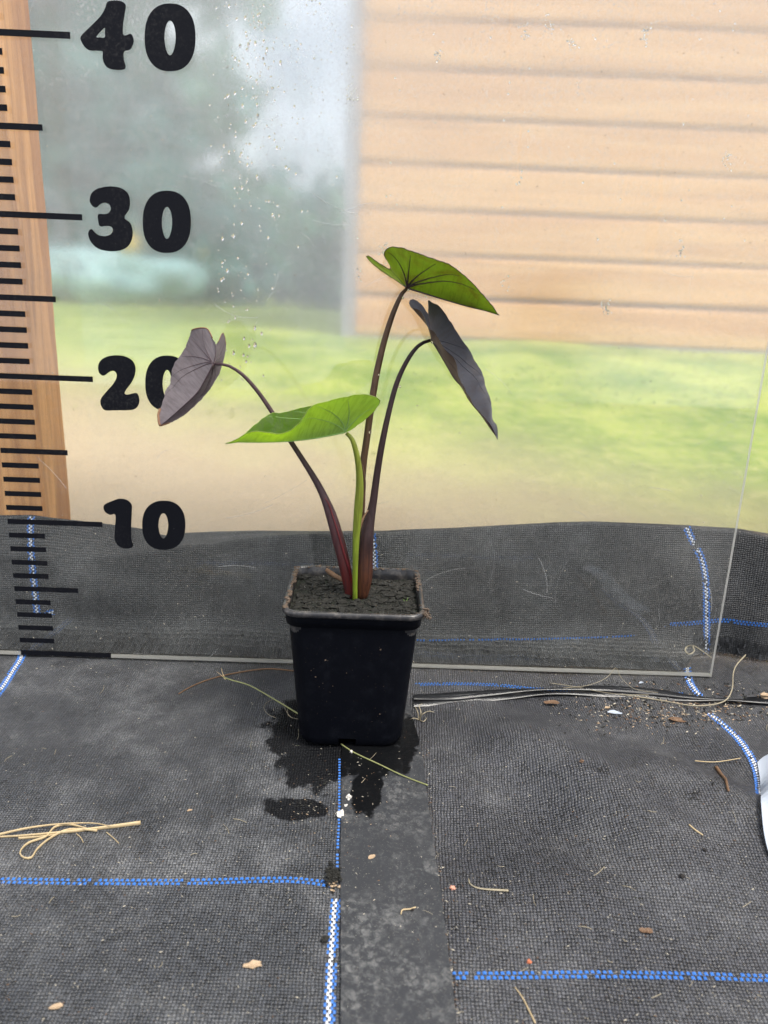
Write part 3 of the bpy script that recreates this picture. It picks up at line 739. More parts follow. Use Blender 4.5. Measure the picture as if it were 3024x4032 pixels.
# ------------------------------------------------------------------ plastic wall with condensation
FY = 11.2
wall = thing('polythene_wall', 'misted clear polythene wall with condensation droplets behind the acrylic board', 'polythene sheet', (30, FY, 0))
def film():
    x0, x1, z0, z1_, nx, nz = -70, 150, -3, 96, 110, 50
    v = []; f = []
    def yy(x, z): return FY + 0.35*mnoise.noise((x*0.03, z*0.025, 3)) + 0.05*mnoise.noise((x*0.15, z*0.1, 8))
    for lay in (0, 1):
        for j in range(nz):
            for i in range(nx):
                x = x0+(x1-x0)*i/(nx-1); z = z0+(z1_-z0)*j/(nz-1); v.append((x, yy(x, z)+lay*0.08, z))
    N = nx*nz
    for j in range(nz-1):
        for i in range(nx-1):
            q = j*nx+i; f.append((q, q+1, q+nx+1, q+nx)); f.append((q+N, q+nx+N, q+nx+1+N, q+1+N))
    for i in range(nx-1):
        f.append((i+1, i, i+N, i+1+N)); q = (nz-1)*nx+i; f.append((q, q+1, q+1+N, q+N))
    for j in range(nz-1):
        q = j*nx; f.append((q, q+nx, q+nx+N, q+N)); q = j*nx+nx-1; f.append((q+nx, q, q+N, q+nx+N))
    mesh_obj('film', v, f, M['film'], wall)
    return yy
film_y = film()
def droplets():
    rr = random.Random(3); b = MB(); dk = MB()
    def drop(px, py, r, tall=1.0):
        p = aty(px, py, FY); y = film_y(p.x, p.z) - 0.004
        v = []; f = []; S = 8; rings = [(1.0, 0.0), (0.82, 0.42), (0.45, 0.66)]
        lean = rr.uniform(-.2, .2)
        for q, hgt in rings:
            for k in range(S):
                a = 2*math.pi*k/S; v.append((p.x+r*q*math.cos(a)*0.9, y-hgt*r*0.2, p.z+r*tall*q*math.sin(a) - hgt*r*0.25))
        v.append((p.x, y-r*0.15, p.z-r*0.2))
        for g in range(2):
            for k in range(S): f.append((g*S+k, g*S+(k+1) % S, (g+1)*S+(k+1) % S, (g+1)*S+k))
        for k in range(S): f.append((2*S+k, 2*S+(k+1) % S, 3*S))
        f.append(tuple(range(S-1, -1, -1)))
        b.add(v, f)
    # streak of larger drops down the misted middle, beads on the clearer parts
    for _ in range(320):
        y = rr.random()**1.3*1500; x = rr.gauss(1010-0.06*y, 75); drop(x, y, rr.choice([.035, .045, .055, .07, .11]), rr.uniform(.9, 1.9))
    for _ in range(110):
        drop(rr.uniform(880, 1420), rr.random()**1.4*900, rr.choice([.04, .05, .06, .09]), rr.uniform(.9, 1.5))
    for _ in range(110):
        drop(rr.uniform(1400, 3000), rr.random()**1.6*1000, rr.choice([.035, .045, .06, .08]), rr.uniform(.9, 1.3))
    for _ in range(16):                                   # little clusters
        cx, cy_ = rr.uniform(1350, 2950), rr.random()*1250
        for _ in range(rr.randint(8, 22)): drop(rr.gauss(cx, 12), rr.gauss(cy_, 22), rr.uniform(.05, .085))
    drop(1003, 1358, 0.17, 1.3)
    o = b.build('condensation_droplets', M['water'], wall, True); o['kind'] = 'stuff'
    for _ in range(200):
        x, y = rr.uniform(250, 3020), rr.uniform(100, 2060)
        if rr.random() < 0.5: x = rr.uniform(1900, 3020)
        p = aty(x, y, FY); yy = film_y(p.x, p.z)-0.03
        r = rr.choice([.025, .03, .04, .05]); a = rr.uniform(0, 3.1); l = rr.uniform(1, 3.2)
        ca, sa = math.cos(a)*r*l, math.sin(a)*r*l; cx, sx = -math.sin(a)*r*.6, math.cos(a)*r*.6
        dk.add([(p.x-ca, yy, p.z-sa), (p.x+cx, yy-.02, p.z+sx), (p.x+ca, yy, p.z+sa), (p.x-cx, yy-.02, p.z-sx), (p.x, yy-.05, p.z)],
               [(0, 1, 4), (1, 2, 4), (2, 3, 4), (3, 0, 4)])
    o = dk.build('stuck_specks', M['brown'], wall, False); o['kind'] = 'stuff'
droplets()

# ------------------------------------------------------------------ the garden beyond the plastic
def ground_h(y): return interp([(0, -0.5), (30, -0.5), (110, 7.0), (205, 12.0), (330, 11.0), (700, 8.0), (4000, 8.0)], y)
def garden():
    ys = [11.9+i*6 for i in range(40)] + [260+i*25 for i in range(24)] + [900, 1200, 2000, 4000]
    xs = [-3000, -1500, -800] + [-500+i*25 for i in range(49)] + [800, 1500, 3000]
    v = [(x, y, ground_h(y) + (1.2*mnoise.noise((x*.02, y*.02, 1)) if y > 20 else 0)) for y in ys for x in xs]; n = len(xs)
    f = [(j*n+i, j*n+i+1, (j+1)*n+i+1, (j+1)*n+i) for j in range(len(ys)-1) for i in range(n-1)]
    tag(mesh_obj('garden_ground', v, f, M['lawn']), kind='structure')
garden()
def grass():
    rr = random.Random(9); b = MB()
    for _ in range(6000):
        y = 60+rr.random()**1.3*340; x = rr.uniform(-0.9, 1.1)*(y+50)*0.62+25
        if y < 95+60*mnoise.noise((x*.05, y*.05, 0)) - 0.3*x + rr.uniform(-30, 30): continue
        h = rr.uniform(0.2, 0.6); a = rr.uniform(0, 6.28); z = ground_h(y); w_ = rr.uniform(.2, .45)
        dx, dy = math.cos(a)*w_, math.sin(a)*w_; lx, ly = rr.uniform(-1.5, 1.5), rr.uniform(-1.5, 1.5)
        b.add([(x-dx, y-dy, z-.3), (x+dx, y+dy, z-.3), (x+lx, y+ly, z+h)], [(0, 1, 2)])
    o = b.build('lawn_grass', M['grass'], None, False)
    tag(o, 'short green lawn grass beyond the plastic wall', 'grass', kind='stuff')
grass()
def shed():
    Y = 200.0
    bl = aty(*dd(768, 722), Y); sp = 12.75; z0 = bl.z
    x0, x1 = bl.x, 320.0
    root = thing('timber_shed', 'pale timber shed clad in wide horizontal boards beyond the misted plastic', 'shed', (x0, Y, 12))
    # boards fall slightly to the right in the photograph because the wall stands at an angle
    ang = math.radians(-2.0)
    def rot(v): return [(x0+(x-x0)*math.cos(ang)-(y-Y)*math.sin(ang), Y+(x-x0)*math.sin(ang)+(y-Y)*math.cos(ang), z) for x, y, z in v]
    for k in range(14):
        za = z0+k*sp; zb_ = za+sp-1.1
        pr = [(Y+0.3, za), (Y-0.8, za+0.25), (Y-1.2, za+0.9), (Y-1.2, zb_-0.7), (Y-0.7, zb_-0.1), (Y+0.3, zb_), (Y+1.4, zb_), (Y+1.4, za)]
        v = [(xx, y, z) for xx in (x0, x1) for y, z in pr]; n = len(pr)
        f = [(i, n+i, n+(i+1) % n, (i+1) % n) for i in range(n)] + [tuple(range(n)), tuple(range(2*n-1, n-1, -1))]
        mesh_obj('cladding_board', rot(v), f, M['board'], root, smooth=False)
    v, f = box(x0, x1, Y+1.5, Y+160, z0-2, z0+14*sp+4); mesh_obj('side_wall', rot(v), f, M['groove_back'], root, smooth=False)
    v, f = box(x0-4.5, x0-0.2, Y-2.0, Y+6, z0-1, z0+14*sp); o = mesh_obj('corner_strip', rot(v), f, M['gable'], root, smooth=False); o['label'] = 'grey upright strip at the shed corner'  # narrow grey upright strip at the left end of the boards
    v, f = box(x0-2, x1, Y-1.2, Y+2, z0-4.5, z0-0.15); mesh_obj('plinth', rot(v), f, M['gable'], root, smooth=False)
    v, f = box(x0-20, x1, Y-14, Y+165, z0+14*sp+4.2, z0+14*sp+9); mesh_obj('roof', rot(v), f, M['gable'], root, smooth=False)
shed()
def tree(name, label, cx, cy_, h, rad, cz, n, mat, seed, leaf=9, cluster=60, trunk_r=9):
    rr = random.Random(seed); g = ground_h(cy_)
    root = thing(name, label, 'tree', (cx, cy_, g), 'trees beyond the lawn')
    mb = MB()
    path = [(cx+rr.uniform(-6, 6)*k/5, cy_+rr.uniform(-6, 6)*k/5, g-4+(h*0.8)*k/5) for k in range(6)]
    v, f = tube(path, [trunk_r*(1-.14*k) for k in range(6)], 8); mb.add(v, f)
    cl = []
    for _ in range(cluster):
        u = Vector((rr.gauss(0, 1), rr.gauss(0, 1), rr.gauss(0, 1))).normalized()*rr.random()**0.4
        cl.append(Vector((cx+u.x*rad, cy_+u.y*rad*0.8, g+cz+u.z*(h-cz)*0.98)))
    for c in cl[:10]:
        v, f = tube([path[2], lerp(Vector(path[3]), c, .5), c], [trunk_r*.4, trunk_r*.25, trunk_r*.1], 5); mb.add(v, f)
    mb.build('trunk', M['bark'], root)
    lb = MB()
    for _ in range(n):
        c = rr.choice(cl); p = c+Vector((rr.gauss(0, 1), rr.gauss(0, 1), rr.gauss(0, .8)))*rad*(0.13 if cluster > 20 else 0.19)
        a = Vector((rr.gauss(0, 1), rr.gauss(0, 1), rr.gauss(0, 1))).normalized(); q = a.orthogonal().normalized(); s = leaf*rr.uniform(.6, 1.3)
        lb.add([tuple(p-a*s), tuple(p+q*s*.5), tuple(p+a*s), tuple(p-q*s*.5)], [(0, 1, 2, 3)])
    lb.build('crown', mat, root, False)
tree('garden_tree', 'dense bluish green tree beyond the lawn behind the timber post', -255, 560, 330, 135, 150, 3600, M['tree_a'], 21, 15, 17)
tree('garden_tree', 'broad dark green tree beyond the lawn between the numerals and the post', -150, 610, 300, 100, 150, 3000, M['tree_b'], 22, 15, 14)
tree('garden_tree', 'rounded tree beyond the lawn with pale gaps in its crown', -25, 700, 118, 95, 60, 2600, M['tree_a'], 23, 11, 34)
tree('garden_bush', 'low green bush beyond the lawn beside the shed corner', 22, 520, 74, 60, 30, 2600, M['tree_b'], 24, 8, 40, 5)
tree('garden_bush', 'low dark bush at the far edge of the lawn under the trees', -150, 500, 85, 95, 35, 3000, M['tree_a'], 25, 8, 50, 5)
def heap():
    c = aty(*dd(250, 560), 420)
    v, f = blob((c.x, 420, ground_h(420)+16), 32, 4, 1.4, 0.6, 0.5, 3, 0.25)
    root = thing('covered_heap', 'pale turquoise covered heap at the far edge of the lawn under the trees', 'covered heap', (c.x, 420, ground_h(420)))
    mesh_obj('cover', v, f, M['teal'], root)
    p = aty(*dd(275, 525), 392); v, f = blob((p.x, 394, p.z), 5, 8, 1.2, .6, 1.3, 2, .2)
    o = mesh_obj('yellow_patch', v, f, M['yellow'], root); o['label'] = 'dull yellow patch on the heap'
heap()

# ------------------------------------------------------------------ pot and compost
PX, PY = 24.36, -7.45
def rsq(hw, hd, r, n=10):
    out = []
    for q, (sx, sy) in enumerate(((1, -1), (1, 1), (-1, 1), (-1, -1))):
        for i in range(n+1):
            a = -math.pi/2 + q*math.pi/2 + (math.pi/2)*i/n
            out.append((sx*(hw-r)+r*math.cos(a), sy*(hd-r)+r*math.sin(a)))
        # straight side samples so the front can be notched
        nx_ = [(1, 1), (-1, 1), (-1, -1), (1, -1)][q]
        ax, ay = out[-1]; bx, by = nx_[0]*(hw-r), nx_[1]*(hd-r)
        a2 = q*math.pi/2 + 0.0
        tgt = {0: (hw, hd-r), 1: (-(hw-r), hd), 2: (-hw, -(hd-r)), 3: (hw-r, -hd)}[q]
        for i in range(1, 12):
            out.append((lerp(ax, tgt[0], i/12), lerp(ay, tgt[1], i/12)))
    return out
def loft(rings, close=True, skip=None):
    v = []; f = []; n = len(rings[0])
    for r in rings: v += r
    for j in range(len(rings)-1):
        for i in range(n):
            if skip and skip(j, i): continue
            f.append((j*n+i, j*n+(i+1) % n, (j+1)*n+(i+1) % n, (j+1)*n+i))
    return v, f
PH = 9.15
pot = thing('plant_pot', 'square black plastic plant pot with dirty rim standing on the plastic strip', 'plant pot', (PX, PY, 0.2))
Z0 = 0.17
def ring(hw, hd, r, z): return [(PX+x, PY+y, z) for x, y in rsq(hw, hd, r)]
def pot_build():
    rings = []
    def hwid(t): return lerp(3.12, 3.80, t)
    for z, t in ((0, 0), (0.25, 0.02), (0.55, 0.05), (0.9, 0.09), (1.4, .15), (2.5, .28), (4, .45), (6, .68), (7.4, .84), (8.1, .92)):
        hw = hwid(t); r = 0.95 if z > 0.3 else 1.05
        rings.append(ring(hw-(0.16 if z == 0 else 0), hw*0.92-(0.16 if z == 0 else 0), r, Z0+z))
    n = len(rings[0])
    # the drainage slot at the middle of the front edge
    def skip(j, i):
        x, y, z = rings[j][i]; return j in (0, 1) and y < PY-2.5 and -0.62 < x-PX+0.25 < 0.42
    v, f = loft(rings, skip=skip)
    base = len(v)
    inner = [[(PX+(x-PX)*.965, PY+(y-PY)*.965, z+0.02) for x, y, z in r] for r in rings]
    v2, f2 = loft(inner, skip=skip); f2 = [q[::-1] for q in f2]
    v += v2; f += [tuple(i+base for i in q) for q in f2]
    f.append(tuple(base+i for i in range(n)))
    mesh_obj('body', v, f, M['pot'], pot)
    # collar and rolled rim
    hw = 3.86; v, f = loft([ring(3.80, 3.50, .95, Z0+8.1), ring(3.90, 3.60, 1.0, Z0+8.12), ring(3.95, 3.65, 1.0, Z0+8.77)]); mesh_obj('collar', v, f, M['pot'], pot)
    rs = [ring(3.95, 3.65, 1.0, Z0+8.76), ring(4.06, 3.76, 1.0, Z0+8.78), ring(4.11, 3.81, 1.0, Z0+8.86), ring(4.11, 3.81, 1.0, Z0+9.02), ring(4.05, 3.75, .98, Z0+9.12), ring(3.92, 3.62, .93, Z0+9.14), ring(3.84, 3.54, .9, Z0+9.06), ring(3.80, 3.50, .88, Z0+8.6), ring(3.68, 3.38, .85, Z0+7.6)]
    v, f = loft(rs); o = mesh_obj('rim', v, f, M['rim'], pot); o['label'] = 'rolled black rim of the pot, crusted with pale dirt'
    # mud crust on the rim
    rr = random.Random(4); b = MB()
    for _ in range(150):
        s = rr.random()
        if s < .55: x, y = -3.9+rr.uniform(-.1, .12), rr.uniform(-3.2, 3.4)
        elif s < .8: x, y = 3.9+rr.uniform(-.12, .1), rr.uniform(0, 3.4)
        else: x, y = rr.uniform(-3.2, 3.4), 3.6+rr.uniform(-.15, .1)
        v, f = blob((PX+x, PY+y, Z0+9.1+rr.uniform(-.04, .04)), rr.uniform(.03, .11), rr.random()*99, 1.2, 1.3, .7, 1, .5); b.add(v, f)
    for _ in range(60):
        v, f = blob((PX+4.05+rr.gauss(0, .16), PY-3.0+rr.gauss(0, .22), Z0+8.95+rr.gauss(0, .14)), rr.uniform(.03, .1), rr.random()*99, 1, 1, 1, 1, .6); b.add(v, f)
    o = b.build('mud_crust', M['mud'], pot, False); o['kind'] = 'stuff'
    b = MB()
    for _ in range(60):
        x = rr.uniform(-3.2, 3.3); z = rr.uniform(1.0, 7.6); hwz = lerp(3.12, 3.80, z/8.6)*0.92
        if rr.random() < .6: x = rr.uniform(-3.2, -1.2); z = rr.uniform(3.8, 7.5)
        if abs(x) > hwz-.9: continue
        v, f = blob((PX+x, PY-hwz-0.01, Z0+z), rr.choice([.012, .016, .02, .03, .05]), rr.random()*99, 1, .4, .8, 1, .6); b.add(v, f)
    o = b.build('mud_specks', M['mud'], pot, False); o['kind'] = 'stuff'
pot_build()
def soil_h(x, y):
    r = math.hypot(x-0.1, y+0.6)
    return Z0+8.55 + 0.28*math.exp(-(r/1.7)**2) + 0.22*mnoise.noise((x*.8, y*.8, 1)) + 0.13*mnoise.noise((x*2.3, y*2.3, 5)) + 0.08*mnoise.noise((x*5.5, y*5.5, 8)) - 0.10*math.exp(-((y-3.3)/.6)**2)
def soil():
    n = 90; v = []; f = []
    for j in range(n):
        for i in range(n):
            a, b_ = 2*i/(n-1)-1, 2*j/(n-1)-1
            x, y = a*3.76, b_*3.46
            # round the corners
            ex, ey = max(0, abs(x)-2.95), max(0, abs(y)-2.65); d = math.hypot(ex, ey)
            if d > .82: k = .82/d; x = math.copysign(2.95+ex*k, x); y = math.copysign(2.65+ey*k, y)
            v.append((PX+x, PY+y, soil_h(x, y)))
    f = [(j*n+i, j*n+i+1, (j+1)*n+i+1, (j+1)*n+i) for j in range(n-1) for i in range(n-1)]
    root = thing('potting_compost', 'dark crumbly peat compost filling the black pot', 'compost', (PX, PY, Z0+8))
    mesh_obj('compost_surface', v, f, M['soil'], root)
    rr = random.Random(6); b = MB(); w_ = MB()
    for _ in range(1900):
        x, y = rr.uniform(-3.6, 3.6), rr.uniform(-3.3, 3.3); s = rr.choice([.03, .04, .05, .06, .09, .14, .18])
        v, f = blob((PX+x, PY+y, soil_h(x, y)+s*.2), s, rr.random()*99, rr.uniform(.8, 2.2), rr.uniform(.6, 1.4), .7, 1, .6); b.add(v, f)
    for _ in range(40):
        x, y = rr.uniform(-3.4, 3.4), rr.uniform(-3.1, 3.1); a = rr.uniform(0, 3); l = rr.uniform(.1, .35); h_ = soil_h(x, y)
        v, f = tube([(PX+x, PY+y, h_+.03), (PX+x+math.cos(a)*l, PY+y+math.sin(a)*l, h_+rr.uniform(.05, .16))], [rr.uniform(.02, .05), .015], 5, .5); b.add(v, f)
    for _ in range(26):
        x, y = rr.uniform(-3.6, 3.6), rr.uniform(-3.3, 3.3)
        v, f = blob((PX+x, PY+y, soil_h(x, y)+.04), rr.uniform(.02, .045), rr.random()*99, 1, 1, 1, 1, .3); w_.add(v, f)
    o = b.build('compost_crumbs', M['crumb'], root, False); o['kind'] = 'stuff'
    o = w_.build('perlite_flecks', M['perlite'], root, False); o['kind'] = 'stuff'
soil()

# ------------------------------------------------------------------ the plant
base = atz(*dd(766, 1296), Z0+8.5)
plant = thing('elephant_ear_plant', 'young elephant ear plant with four heart shaped leaves growing from the pot', 'plant', tuple(base))
def w2r(px, p): return px*D*depth(p)/F/2
def stalk(name, pts, mat, flat=0.8, n=40, seg=12, label=None):
    P = spline([(x*D, y*D, Y, w) for x, y, Y, w in pts], n, dims=2)
    path = [aty(x, y, Y) for x, y, Y, w in P]; rad = [w2r(w, p) for (x, y, Y, w), p in zip(P, path)]
    v, f = tube(path, rad, seg, flat); o = mesh_obj(name, v, f, mat, plant)
    if label: o['label'] = label
    return o
# (x, y in the 1659-wide view, depth cm, width)
s1 = stalk('leaf_stalk', [(778, 1292, -7.6, 22), (778, 1230, -7.4, 22), (778, 1150, -7.2, 21), (779, 1070, -7.0, 18), (785, 1000, -6.8, 15.5), (792, 950, -6.7, 15), (803, 870, -6.5, 15), (815, 800, -6.2, 14.5), (832, 730, -5.9, 13), (850, 675, -5.6, 11.5), (868, 635, -5.3, 9), (880, 622, -5.15, 7)], M['pet_brown'], label='brown green stalk of the topmost leaf')
s2 = stalk('leaf_stalk', [(779, 1296, -8.0, 26), (786, 1250, -8.2, 36), (788, 1200, -8.2, 35), (792, 1160, -8.2, 30), (798, 1125, -8.0, 23), (806, 1085, -7.8, 17), (815, 1020, -7.6, 15), (825, 960, -7.5, 14), (840, 890, -7.3, 12), (858, 825, -7.0, 11), (882, 775, -6.8, 9.5), (906, 745, -6.6, 8), (930, 735, -6.4, 7)], M['pet_dark'], 0.7, label='dark purple stalk of the drooping blue black leaf')
s3 = stalk('leaf_stalk', [(767, 1300, -8.4, 10), (767, 1250, -8.6, 11), (768, 1200, -8.7, 13), (770, 1150, -8.8, 16), (774, 1100, -8.9, 19), (777, 1050, -9.0, 17), (775, 1010, -9.1, 14), (769, 975, -9.2, 12), (760, 948, -9.25, 10), (748, 936, -9.2, 8)], M['pet_green'], label='yellow green stalk of the folded bright green leaf')
s4 = stalk('leaf_stalk', [(758, 1294, -8.0, 20), (750, 1250, -8.1, 24), (742, 1210, -8.1, 26), (729, 1160, -8.0, 26), (716, 1115, -7.8, 24), (702, 1078, -7.6, 18), (683, 1040, -7.4, 14.5), (655, 995, -7.1, 12), (625, 949, -6.9, 11), (590, 894, -6.7, 10), (560, 850, -6.6, 9), (528, 813, -6.6, 8), (500, 793, -6.7, 6.5), (480, 787, -6.6, 6), (464, 787, -6.2, 5)], M['pet_purple'], label='maroon stalk of the purple grey leaf')
def rib(name, pts, mat, parent, n=30, flat=1.0, seg=6):
    P = spline([(x, y, Y, w) for x, y, Y, w in pts], n, dims=2)
    path = [aty(x, y, Y) for x, y, Y, w in P]; rad = [w2r(w/D, p) for (x, y, Y, w), p in zip(P, path)]
    v, f = tube(path, rad, seg, flat); return mesh_obj(name, v, f, mat, parent)
z7 = zm(1050, 1800, 700/1659)
def zp(zf_, x, y, Y, w): a = zf_(x, y); return (a[0], a[1], Y, w)
o = rib('sheath_edge', [zp(z7, 545, 385, -7.9, 4), zp(z7, 580, 440, -7.95, 6), zp(z7, 620, 560, -8.1, 6), zp(z7, 670, 720, -8.3, 7), zp(z7, 730, 920, -8.4, 10), zp(z7, 775, 1060, -8.4, 10), zp(z7, 790, 1200, -8.2, 6)], M['red_edge'], s4, flat=0.5); o['label'] = 'crimson rim of the sheath'
o = rib('sheath_edge', [zp(z7, 948, 495, -8.2, 4), zp(z7, 900, 570, -8.35, 9), zp(z7, 868, 680, -8.5, 9), zp(z7, 840, 830, -8.6, 10), zp(z7, 818, 980, -8.6, 10), zp(z7, 805, 1120, -8.5, 7)], M['husk'], s2, flat=0.5)
o = rib('sheath_edge', [zp(z7, 893, 70, -7.2, 2), zp(z7, 905, 140, -7.25, 7), zp(z7, 915, 230, -7.3, 9), zp(z7, 912, 330, -7.4, 9), zp(z7, 905, 480, -7.6, 10), zp(z7, 885, 600, -7.7, 8)], M['pet_brown'], s1, flat=0.6)
o = rib('sheath_edge', [zp(z7, 843, 240, -7.4, 2), zp(z7, 832, 380, -7.5, 8), zp(z7, 822, 540, -7.7, 9), zp(z7, 812, 700, -7.8, 8)], M['red_edge'], s1, flat=0.6)
o = rib('dry_sheath', [zp(z7, 950, 1085, -7.0, 16), zp(z7, 935, 1140, -7.3, 24), zp(z7, 905, 1220, -7.7, 24), zp(z7, 880, 1300, -8.0, 20), zp(z7, 862, 1350, -8.2, 8)], M['husk'], plant, flat=0.5); o['label'] = 'dry brown remains of an old leaf sheath'
o = rib('dry_sheath', [zp(z7, 555, 1050, -5.8, 16), zp(z7, 600, 1085, -6.1, 22), zp(z7, 650, 1115, -6.5, 20), zp(z7, 720, 1150, -7.0, 18)], M['husk'], plant, flat=0.6); o['label'] = 'withered stub of an old leaf stalk lying on the compost'

class Leaf:
    """blade of two halves; each half is lofted between the spine (sinus - stalk - tip) and its margin"""
    def __init__(s, name, mat, zf_, spine1, spine2, ta, margins, bulges, label, flip, n=56, K=10, wav=0.0):
        s.K = K; s.n = n
        def cv(pts): return [(*zf_(x, y), Y) for x, y, Y in pts]
        na = int(round((n-1)*ta))
        a = spline(cv(spine1), na+1, dims=2); b = spline(cv(spine2), n-na, dims=2)
        sp = a + b[1:]
        s.sp = [aty(*q) for q in sp]; s.na = na
        s.halves = []
        v = []; f = []; uvl = []
        for h, (mg, bl) in enumerate(zip(margins, bulges)):
            mgp = [aty(*q) for q in spline(cv(mg), n, dims=2)]
            for i in range(1, n-1): mgp[i] = mgp[i] + Vector((mnoise.noise((i*.55, h*9, len(label))), 0, mnoise.noise((i*.55, h*9+4, len(label)))))*0.05
            grid = []
            for i in range(n):
                row = []
                for k in range(K+1):
                    t = k/K; p = s.sp[i].lerp(mgp[i], t)
                    e = math.sin(math.pi*i/(n-1))
                    p = p + Vector((0, 1, 0))*(bl*4*t*(1-t)*e + wav*e*t*math.sin(i*0.55+h*2))
                    row.append(p)
                grid.append(row)
            s.halves.append(grid)
            b0 = len(v); v += [tuple(p) for r in grid for p in r]; uvl += [(i/(n-1), h*3+k/K) for i in range(n) for k in range(K+1)]
            for i in range(n-1):
                for k in range(K):
                    q = (b0+i*(K+1)+k, b0+i*(K+1)+k+1, b0+(i+1)*(K+1)+k+1, b0+(i+1)*(K+1)+k)
                    f.append(q if (h == 0) == flip else q[::-1])
        s.o = mesh_obj(name, v, f, mat, plant, uv=uvl); s.o['label'] = label
    def at(s, h, t, k):
        g = s.halves[h]; i = max(0, min(s.n-1.001, t*(s.n-1))); kk = max(0, min(s.K-.001, k*s.K)); a, b = int(i), int(kk)
        return g[a][b].lerp(g[a+1][b], i-a).lerp(g[a][b+1].lerp(g[a+1][b+1], i-a), kk-b)
    def vein(s, h, tm, mat, r=0.035, kmax=0.93, ta=None, bow=0.0):
        ta = s.na/(s.n-1) if ta is None else ta
        pts = []
        for j in range(22):
            q = j/21; k = q*kmax; t = lerp(ta, tm, q**(1+bow)); pts.append(s.at(h, t, k))
        v, f = tube(pts, [r*(1-.8*j/21) for j in range(22)], 6, 0.9); mesh_obj('vein', v, f, mat, s.o)
    def midrib(s, mat, r=0.05):
        pts = s.sp[s.na:]; m_ = len(pts); v, f = tube(pts, [r*(1-.75*j/m_) for j in range(m_)], 7); mesh_obj('midrib', v, f, mat, s.o)
        pts = s.sp[:s.na+1]; m_ = len(pts)
        if m_ > 2:
            v, f = tube(pts, [r*.6*(.3+.7*j/m_) for j in range(m_)], 6); mesh_obj('vein', v, f, mat, s.o)
    def edge(s, mat, r=0.022, t0=0, t1=1, name='margin', halves=(0, 1)):
        for h in halves:
            g = s.halves[h]; i0, i1 = int(t0*(s.n-1)), int(t1*(s.n-1)); pts = [g[i][s.K] for i in range(i0, i1+1)]
            v, f = tube(pts, r, 5); mesh_obj(name, v, f, mat, s.o)
z6 = zm(1350, 900, 700/1659); z5 = zm(850, 1100, 700/1659)
# topmost olive leaf, seen from below
A = Leaf('leaf_blade', M['leaf_top'], z6,
  [(447, 378, -4.6), (520, 468, -4.9), (600, 556, -5.1)], [(600, 556, -5.1), (760, 605, -5.2), (950, 664, -5.3), (1150, 724, -5.4), (1330, 768, -5.5), (1415, 795, -5.6), (1458, 808, -5.6)], 0.3,
  [[(447, 378, -4.6), (446, 350, -5.0), (420, 310, -5.5), (392, 265, -6.0), (386, 225, -6.3), (410, 190, -6.6), (460, 174, -6.9), (540, 178, -7.3), (640, 210, -7.6), (780, 260, -7.8), (900, 300, -7.8), (1010, 345, -7.6), (1110, 420, -7.2), (1220, 520, -6.8), (1310, 625, -6.4), (1380, 700, -6.1), (1420, 760, -5.8), (1440, 795, -5.65), (1458, 808, -5.6)],
   [(447, 378, -4.6), (400, 360, -4.2), (330, 318, -3.8), (270, 272, -3.4), (238, 253, -3.1), (219, 260, -2.9), (238, 288, -2.6), (300, 350, -2.2), (400, 423, -1.8), (520, 490, -1.5), (700, 545, -1.4), (900, 615, -1.8), (1100, 680, -2.6), (1300, 742, -4.0), (1400, 782, -5.0), (1458, 808, -5.6)]],
  [0.35, 0.5], 'topmost olive green leaf, lit through and seen from below', True)
for tm in (0.14, 0.30, 0.47, 0.64, 0.80): A.vein(0, tm, M['vein_dark'], 0.06, 0.90, bow=0.25)
for tm in (0.2, 0.5, 0.7): A.vein(1, tm, M['vein_dark'], 0.04)
A.midrib(M['vein_dark'], 0.06); A.edge(M['vein_dark'], 0.022)
# drooping blue-black leaf on the right
Dk = Leaf('leaf_blade', M['leaf_dark'], z6,
  [(797, 795, -6.6), (808, 880, -6.5), (826, 1036, -6.3)], [(826, 1036, -6.3), (895, 1150, -6.3), (970, 1280, -6.3), (1040, 1400, -6.4), (1110, 1480, -6.5), (1185, 1612, -6.6), (1290, 1742, -6.7), (1380, 1872, -6.8), (1430, 1942, -6.8), (1443, 1972, -6.8)], 0.30,
  [[(797, 795, -6.6), (745, 722, -7.0), (690, 672, -7.3), (650, 658, -7.5), (621, 672, -7.7), (620, 710, -7.9), (645, 745, -8.0), (692, 750, -8.1), (735, 782, -8.2), (768, 845, -8.2), (800, 930, -8.2), (852, 962, -8.2), (890, 1020, -8.2), (930, 1100, -8.2), (1000, 1175, -8.3), (1052, 1235, -8.3), (1066, 1300, -8.2), (1080, 1380, -8.1), (1115, 1455, -8.0), (1165, 1540, -7.9), (1225, 1650, -7.7), (1300, 1735, -7.5), (1390, 1850, -7.1), (1443, 1972, -6.8)],
   [(797, 795, -6.6), (799, 700, -6.0), (793, 660, -5.6), (830, 686, -5.2), (900, 725, -4.8), (960, 800, -4.5), (1030, 910, -4.3), (1100, 1020, -4.2), (1180, 1130, -4.2), (1240, 1250, -4.4), (1300, 1340, -4.6), (1332, 1470, -4.9), (1375, 1590, -5.3), (1392, 1690, -5.7), (1396, 1780, -6.1), (1432, 1830, -6.4), (1446, 1885, -6.6), (1443, 1972, -6.8)]],
  [-0.15, 0.35], 'drooping blue black leaf on an arched stalk below the topmost leaf', True, wav=0.05)
for tm in (0.45, 0.62, 0.78): Dk.vein(1, tm, M['leaf_dark'], 0.05, 0.95, bow=0.2)
for tm in (0.55, 0.7): Dk.vein(0, tm, M['vein_dark'], 0.03)
Dk.midrib(M['vein_purple'], 0.05)
